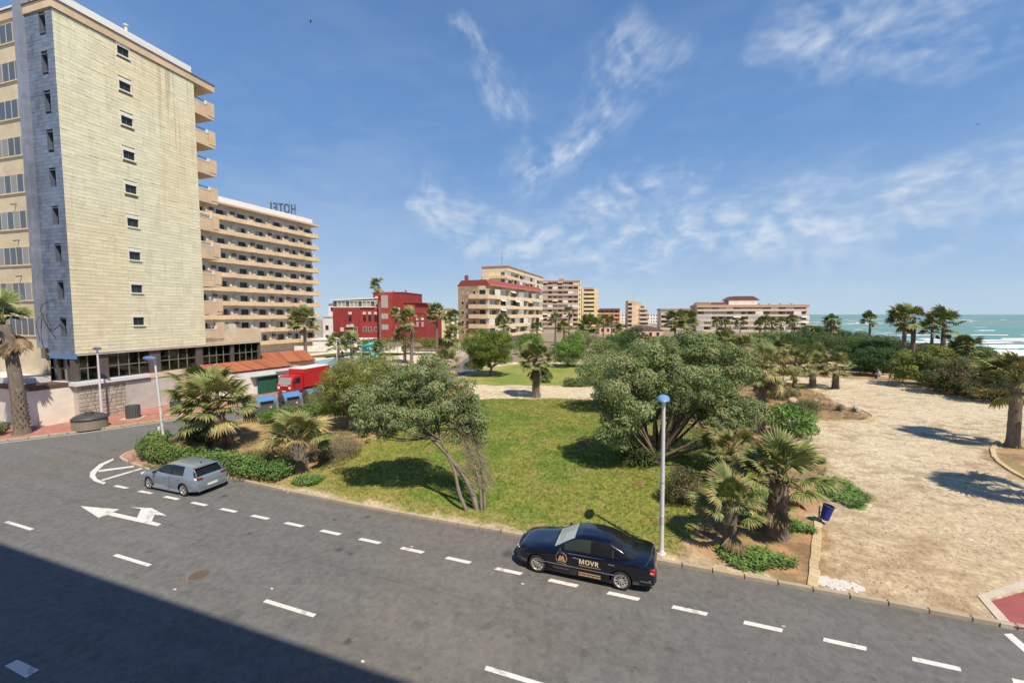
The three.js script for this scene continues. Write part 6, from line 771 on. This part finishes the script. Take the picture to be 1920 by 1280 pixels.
{ // red box lorry
  const t = thing('box_lorry', 'red box lorry with red cab parked beyond the blue lidded bins', 'lorry', -24.9, 0, -47.6, Math.atan2(-.97, -.25)), red = mat([.5, .012, .014], .4, { clearcoat: .5 }), redD = mat([.4, .01, .012], .5);
  const cab = new THREE.Shape([[1.7, .5], [1.78, .8], [1.76, 1.25], [1.5, 2.05], [1.3, 2.15], [.25, 2.2], [.1, 2.05], [.1, .5]].map(p => new THREE.Vector2(...p))); M('cab', new THREE.ExtrudeGeometry(cab, { depth: 1.8, bevelEnabled: true, bevelSize: .05, bevelThickness: .06, bevelSegments: 3 }).translate(0, 0, -.9), red, t);
  M('windscreen', bx(.04, .78, 1.62).rotateZ(.3).translate(1.68, 1.67, 0), mat([.28, .33, .33], .06), t); for (const s of [-1, 1]) { M('side_window', bx(.75, .6, .03, .85, 1.65, s * .965), carGlass, t); M('headlight', rb(.08, .26, .28, .04, 1.84, .92, s * .72), lampClear, t); M('mirror', rb(.1, .4, .18, .04, 1.62, 1.6, s * 1.15), archM, t); M('door_seam', [bx(.01, 1.4, .01, .4, 1.2, s * .965), bx(.01, 1.2, .01, 1.3, 1.1, s * .965)], archM, t); M('mudguard', bx(.9, .3, .3, .85, .55, s * .8), redD, t); }
  M('grille', [bx(.04, .2, 1.1, 1.84, .92, 0)], mat([.2, .01, .012], .5), t); M('name_panel', bx(.03, .2, .95, 1.84, 1.2, 0), mat([.6, .3, .3], .4), t); M('bumper', rb(.15, .25, 1.9, .05, 1.8, .55, 0), redD, t); M('number_plate', bx(.02, .1, .5, 1.885, .55, 0), frameW, t);
  M('cargo_box', rb(4.4, 2.1, 2.15, .03, -2.25, 1.75, 0), red, t); M('box_roof', rb(4.42, .06, 2.17, .02, -2.25, 2.83, 0), frameW, t); M('chassis', bx(5.6, .2, .8, -1.4, .55, 0), archM, t); for (const x of [1.0, -3.0]) for (const s of [-1, 1]) wheel(t, x, .4, s * .88, .4, s, 6);
}

// ================= street furniture =================
const postM = mat([.72, .73, .74], .45, { metalness: .1 }), lampBlue = mat([.1, .2, .48], .4), lampBlueD = mat([.06, .1, .24], .5);
function streetLamp(label, x, z, h, lean, capM, y = PARK, ax = [0, 0, 1, 1]) {
  const t = thing('street_lamp', label, 'street lamp', x, y, z, 0, 'blue capped street lamps'), L = [lean, 0];
  M('post', [beam([0, -.05, 0], [lean * .5, h * .5, 0], .085, 16, .075), beam([lean * .5, h * .5, 0], [lean, h - .12, 0], .072, 16, .06)], postM, t); M('base_plate', [cyl(.16, .16, .025), cyl(.11, .1, .12)], postM, t); M('service_door', bx(.09, .3, .02, lean * .2, h * .22, .085), mat([.6, .61, .62], .5), t); M('collar', cyl(.08, .08, .05, lean * .45, h * .45, 0), mat([.35, .38, .42], .5), t);
  const c = new THREE.LatheGeometry([[0, .17], [.16, .16], [.3, .11], [.36, .03], [.355, 0], [.3, -.01]].map(p => new THREE.Vector2(...p)), 28).scale(ax[2], 1, ax[3]).rotateY(ax[4] || 0).translate(lean + ax[0], h - .14, ax[1]); M('lamp_cap', c, capM, t); M('lamp_diffuser', new THREE.LatheGeometry([[0, -.1], [.16, -.08], [.27, -.02], [.3, 0]].map(p => new THREE.Vector2(...p)), 24).scale(ax[2], 1, ax[3]).rotateY(ax[4] || 0).translate(lean + ax[0], h - .15, ax[1]), mat([.7, .7, .68], .3), t);
}
streetLamp('white street lamp with pale blue cap behind the navy saloon car', 5.64, -15.14, 6.05, -.05, mat([.17, .33, .62], .4), PARK, [-.1, .25, .6, 1.4, -.35]);
streetLamp('white street lamp with blue cap leaning out over the traffic island', -23.5, -27.6, 6.2, -.35, lampBlue, PARK, [-.25, .1, 1.5, .7, -.3]);
streetLamp('white street lamp with dark blue cap in front of the stone hotel base', -34.9, -34.9, 6.2, -.05, lampBlueD, .12, [0, 0, 1.15, .7, -.3]);
{ const t = thing('lamp_post', 'slender grey lamp post rising behind the yellow green tree', 'lamp post', -25.4, 0, -60); M('post', beam([0, 0, 0], [0, 5.6, 0], .06, 10, .045), postM, t); M('lamp_head', new THREE.SphereGeometry(.18, 14, 10).scale(1.4, .6, 1).translate(0, 5.65, 0), frameW, t); }
{ const t = thing('lamp_post', 'thin pale lamp post in the thicket below the seafront block', 'lamp post', 58, .1, -106); M('post', beam([0, 0, 0], [0, 7.2, 0], .08, 8, .05), postM, t); M('lamp_head', new THREE.SphereGeometry(.25, 12, 8).scale(1.4, .5, 1).translate(0, 7.2, 0), frameW, t); }
{ // white bollard
  const t = thing('bollard', 'white bollard on the traffic island kerb', 'bollard', -24.95, PARK, -28.9); M('post', cyl(.07, .07, 1.05, 0, -.02, 0), mat([.76, .76, .75], .5), t); M('cap', new THREE.SphereGeometry(.07, 14, 8, 0, 6.3, 0, 1.57).translate(0, 1.03, 0), mat([.76, .76, .75], .5), t);
}
{ // round ribbed container with dark lid
  const t = thing('round_container', 'low round ribbed waste container with dark domed lid on the red pavement', 'container', -33.5, .12, -32.5), rib = mat([.34, .29, .23], .8, { map: grain3 }); const list = [cyl(1.02, 1.02, .75, 0, 0, 0, 40)]; for (let k = 0; k < 64; k++) list.push(bx(.05, .74, .05).translate(1.03, .37, 0).rotateY(k / 64 * Math.PI * 2)); M('barrel', list, rib, t); M('lid', new THREE.LatheGeometry([[0, .42], [.5, .4], [.85, .28], [1.06, .1], [1.1, .0], [1.0, -.02]].map(p => new THREE.Vector2(...p)), 40).translate(0, .76, 0), mat([.06, .065, .07], .5), t); M('filling_drum', [cyl(.3, .26, .3, .3, 1.05, .3, 18)], mat([.06, .065, .07], .5), t);
}
function litterBin(label, x, z, r) { const t = thing('litter_bin', label, 'litter bin', x, .12, z, .2, 'dark pavement bins'), m = mat([.1, .11, .115], .7, { map: grain3 }); const l = []; for (let k = 0; k < 18; k++) l.push(bx(.14, 1.05, .03).translate(0, .55, r).rotateY(k / 18 * Math.PI * 2)); M('slats', l, m, t); M('liner', cyl(r - .04, r - .04, 1.0, 0, .02, 0, 20), mat([.05, .055, .06], .6), t); M('rim', new THREE.TorusGeometry(r, .03, 6, 28).rotateX(Math.PI / 2).translate(0, 1.08, 0), m, t); M('plinth', bx(r * 3, .04, r * 2.6, 0, 0, 0), plaster([.5, .42, .36]), t); }
litterBin('dark round bin on a plinth by the rendered hotel panel', -32.9, -35.6, .48); litterBin('dark round bin half hidden behind the upright fronded palm', -30.4, -37.2, .46);
{ // wheeled waste containers with blue lids
  const grey = mat([.16, .165, .175], .6, { map: grain3 }), blue = mat([.085, .24, .5], .45), labs = ['blue lidded waste container behind the yellow fronded palm', 'middle blue lidded waste container in front of the lorry', 'blue lidded waste container half hidden by the yellow green tree', 'blue lidded waste container under the yellow green tree']; let src;
  const pos = [[-22.0, -36.4], [-20.7, -38.3], [-19.4, -40.2], [-18.1, -42.0]]; pos.forEach(([x, z], i) => { const turn = Math.atan2(.8, .6); if (i) { copy(src, labs[i], x, .1, z, turn, 1, 'blue lidded waste containers'); return; }
    const t = src = thing('waste_container', labs[0], 'waste container', x, .1, z, turn, 'blue lidded waste containers'); const sh = new THREE.Shape([[-.55, .15], [.55, .15], [.68, 1.1], [-.68, 1.1]].map(p => new THREE.Vector2(...p))); M('body', new THREE.ExtrudeGeometry(sh, { depth: 1.44, bevelEnabled: true, bevelSize: .03, bevelThickness: .03, bevelSegments: 2 }).rotateY(Math.PI / 2).translate(-.72, 0, 0), grey, t);
    const end = new THREE.Shape(); end.moveTo(-.7, 1.1); end.lineTo(.7, 1.1); end.absarc(0, 1.1, .7, 0, Math.PI); M('end_cheek', [new THREE.ExtrudeGeometry(end, { depth: .06, bevelEnabled: false }).rotateY(Math.PI / 2).translate(-.8, 0, 0), new THREE.ExtrudeGeometry(end, { depth: .06, bevelEnabled: false }).rotateY(Math.PI / 2).translate(.74, 0, 0)], grey, t);
    const lid = new THREE.CylinderGeometry(.69, .69, 1.5, 24, 1, true, 0, Math.PI).rotateZ(Math.PI / 2); M('lid', lid.translate(0, 1.1, 0), blue, t); M('slot', rb(1.1, .28, .1, .03, 0, 1.28, .66).rotateX(0), mat([.01, .01, .012], .7), t); M('lifting_post', [bx(.09, 1.25, .1, -.87, .8, 0), bx(.09, 1.25, .1, .87, .8, 0)], mat([.05, .05, .055], .6), t); M('label_plate', bx(.16, .22, .01, .3, .85, .68).rotateX(.0), mat([.7, .5, .4], .6), t);
    for (const a of [-.6, .6]) for (const b of [-.4, .4]) M('wheel', new THREE.CylinderGeometry(.1, .1, .06, 14).rotateZ(Math.PI / 2).translate(a, .1, b), archM, t); });
}
{ // tilted blue park bin on a post
  const t = thing('park_bin', 'tilted bright blue litter bin on a post beside the sandy square', 'litter bin', 13.5, PARK, -17.35, -.4), b = mat([.012, .03, .3], .5); const c = new THREE.CylinderGeometry(.21, .16, .62, 22, 1, true).rotateZ(-.22).translate(.02, .52, 0); M('bucket', [c, new THREE.CylinderGeometry(.16, .16, .02, 22).rotateZ(-.22).translate(-.05, .215, 0)], b, t); M('rim', new THREE.TorusGeometry(.21, .02, 8, 26).rotateX(Math.PI / 2).rotateZ(-.22).translate(.088, .822, 0), mat([.05, .06, .1], .5), t); M('bag', new THREE.SphereGeometry(.19, 14, 8).scale(1, .25, 1).rotateZ(-.22).translate(.06, .74, 0), mat([.03, .03, .035], .5), t); M('post', [beam([-.24, -.05, 0], [-.24, .75, 0], .03, 8), beam([-.24, .5, 0], [-.1, .5, 0], .02, 6)], mat([.1, .1, .11], .6), t);
}
// edging strip, curved bed edgings, stones, bench
const edgeM = [[.62, .5, .3], [.58, .46, .28], [.66, .54, .34]].map(c => mat(c, .95, { map: grain3, bumpMap: bump1, bumpScale: .03 }));
function edging(name, label, pts, w, h, len) { const t = thing(name, label, 'edging'); let acc = [], prev = pts[0]; for (let i = 0; i + 1 < pts.length; i++) { const a = pts[i], b = pts[i + 1], l = Math.hypot(b[0] - a[0], b[1] - a[1]), n = Math.max(1, Math.round(l / len)); for (let k = 0; k < n; k++) { const x = a[0] + (b[0] - a[0]) * (k + .5) / n, z = a[1] + (b[1] - a[1]) * (k + .5) / n; const m = M('edging_stone', boxUV(rb(l / n - .015, h + .15, w * rr(.92, 1.08), .03, 0, 0, 0, 2)), edgeM[Math.floor(h2(i, k) * 3)], t); m.position.set(x + rr(-.02, .02), PARK + h / 2 - .07, z + rr(-.02, .02)); m.rotation.y = Math.atan2(-(b[1] - a[1]), b[0] - a[0]) + rr(-.03, .03); } } return t; }
edging('stone_edging', 'straight yellowish stone edging strip running from the kerb to the blue park bin', [[9.95, -13.2], [13.65, -18.0]], .3, .05, .62);
edging('stone_edging', 'curved pale edging around the tip of the middle bed', smooth([[26.6, -34.6], [28.7, -34.4], [30.3, -34.8], [32.2, -36.6], [32.9, -38.6]], 16), .22, .08, .5);
edging('stone_edging', 'curved sandy edging ring around the bed of the windswept palm', smooth([[38.5, -30.6], [35, -29.2], [32.2, -27.3], [30.1, -25.3], [28.8, -23.5], [27.8, -21.6]], 26), .24, .09, .55);
{ const rs = rngOf(61), w = mat([.72, .7, .66], .95, { map: grain3 }); const t = thing('white_rubble', 'flat spread of broken white rubble beside the street kerb', 'rubble', 10.85, PARK, -13.35, -.32); for (let i = 0; i < 90; i++) { const r = Math.sqrt(rs()), a = rs() * 6.28, g = new THREE.CylinderGeometry(.05 + .07 * rs(), .06 + .08 * rs(), .03, 5 + Math.floor(rs() * 3)).scale(1.2, .6 + rs(), .9).rotateY(rs() * 6).rotateZ((rs() - .5) * .3); M('chip', g.translate(Math.cos(a) * r * .72, .012, Math.sin(a) * r * .26), w, t); } }
single('rock', 'pink boulder at the back of the middle bed', 'rock', (() => { const g = new THREE.IcosahedronGeometry(.42, 2), p = g.attributes.position; for (let k = 0; k < p.count; k++) { const s = .8 + .4 * vn(p.getX(k) * 5 + 3, p.getY(k) * 5 + p.getZ(k) * 4); p.setXYZ(k, p.getX(k) * s * 1.2, p.getY(k) * s * .8, p.getZ(k) * s); } g.computeVertexNormals(); return g.translate(28.6, PARK + .2, -41.8); })(), mat([.6, .42, .33], .95, { map: grain3 }));
{ const t = thing('stone_bench', 'pale stone bench at the edge of the dark shrub', 'bench', 51.6, PARK, -57.2, -.35); M('seat', rb(1.9, .1, .5, .02, 0, .45, 0), plaster([.78, .72, .64]), t); M('leg', bx(.16, .42, .42, -.7, .2, 0), plaster([.6, .45, .38]), t); M('leg', bx(.16, .42, .42, .7, .2, 0), plaster([.6, .45, .38]), t);
  // somebody sitting at its end, bent forward
  const J = (a, b, r0, r1) => [a, b, r0, r1], bones = [J([0, .62, 0], [-.1, .95, .06], .16, .17), J([-.1, .95, .06], [-.16, 1.1, .1], .17, .09), J([-.16, 1.1, .1], [-.22, 1.2, .14], .06, .06), J([-.25, 1.26, .16], [-.27, 1.36, .17], .095, .1), J([-.1, 1.03, .24], [-.26, .8, .32], .06, .05), J([-.26, .8, .32], [-.46, .68, .22], .045, .035), J([-.12, 1.03, -.12], [-.28, .8, -.16], .06, .05), J([-.28, .8, -.16], [-.46, .68, .0], .045, .035), J([0, .58, .1], [-.42, .56, .13], .1, .075), J([-.42, .56, .13], [-.44, .1, .13], .07, .05), J([0, .58, -.1], [-.42, .56, -.1], .1, .075), J([-.42, .56, -.1], [-.46, .1, -.08], .07, .05), J([-.44, .05, .13], [-.6, .03, .14], .045, .035), J([-.46, .05, -.08], [-.62, .03, -.08], .045, .035)];
  const { MarchingCubes } = await import('three/addons/objects/MarchingCubes.js'); const res = 56, mc = new MarchingCubes(res, new THREE.MeshBasicMaterial(), false, false, 60000); mc.isolation = 0; const sz = .85, O = [-.25, .7, .05]; let q = 0; for (let k = 0; k < res; k++) for (let j = 0; j < res; j++) for (let i = 0; i < res; i++, q++) { const p = [((i - res / 2) / (res / 2)) * sz + O[0], ((j - res / 2) / (res / 2)) * sz + O[1], ((k - res / 2) / (res / 2)) * sz + O[2]]; let s = 0; for (const [a, b, r0, r1] of bones) { const d = [b[0] - a[0], b[1] - a[1], b[2] - a[2]], l2 = d[0] ** 2 + d[1] ** 2 + d[2] ** 2, t2 = Math.min(1, Math.max(0, ((p[0] - a[0]) * d[0] + (p[1] - a[1]) * d[1] + (p[2] - a[2]) * d[2]) / l2)), e = Math.hypot(p[0] - a[0] - d[0] * t2, p[1] - a[1] - d[1] * t2, p[2] - a[2] - d[2] * t2) - (r0 + (r1 - r0) * t2); s += Math.exp(-e * 38); } mc.field[q] = Math.log(s) / 38; } mc.update(); const n = mc.count, pp = new Float32Array(n * 3), nn = new Float32Array(n * 3), cc = new Float32Array(n * 3); for (let i = 0; i < n; i++) { for (let a = 0; a < 3; a++) { pp[i * 3 + a] = mc.positionArray[i * 3 + a] * sz + O[a]; nn[i * 3 + a] = mc.normalArray[i * 3 + a]; } const y = pp[i * 3 + 1], x = pp[i * 3]; const c = y > 1.17 ? [.42, .27, .2] : y > .62 && x > -.4 ? [.5, .52, .55] : y < .09 ? [.6, .6, .6] : x < -.4 && y > .62 ? [.42, .27, .2] : [.09, .05, .06]; cc.set(c, i * 3); }
  const g = new THREE.BufferGeometry(); g.setAttribute('position', new THREE.BufferAttribute(pp, 3)); g.setAttribute('normal', new THREE.BufferAttribute(nn, 3)); g.setAttribute('color', new THREE.BufferAttribute(cc, 3)); const per = thing('person', 'person in a grey top and dark trousers sitting bent forward on the stone bench', 'person', 51.05, PARK - .02, -57.3, -.35); M('body', g, mat([1, 1, 1], .85, { vertexColors: true }), per); M('hair', new THREE.SphereGeometry(.11, 14, 10).scale(1, .9, 1).translate(-.245, 1.37, .16), mat([.04, .03, .025], .8), per); }
// two gulls high over the park
for (const [x, y, z, lab] of [[76, 40, -70, 'small dark bird gliding in the clear sky above the sea'], [-24, 44, -52, 'small dark bird high above the hotel wing roof']]) { const t = thing('bird', lab, 'bird', x, y, z, .5, 'birds in the sky'); t.scale.setScalar(.5); M('body', new THREE.SphereGeometry(.14, 12, 8).scale(2.2, .8, .8), mat([.12, .12, .13], .8), t); for (const s of [-1, 1]) M('wing', new THREE.ExtrudeGeometry(new THREE.Shape([[.15, 0], [.1, .35], [-.1, .8], [-.2, .45], [-.15, 0]].map(p => new THREE.Vector2(...p))), { depth: .02, bevelEnabled: false }).rotateX(s * Math.PI / 2).rotateX(s * .25), mat([.14, .14, .15], .8), t); }
renderer.render(scene, camera);
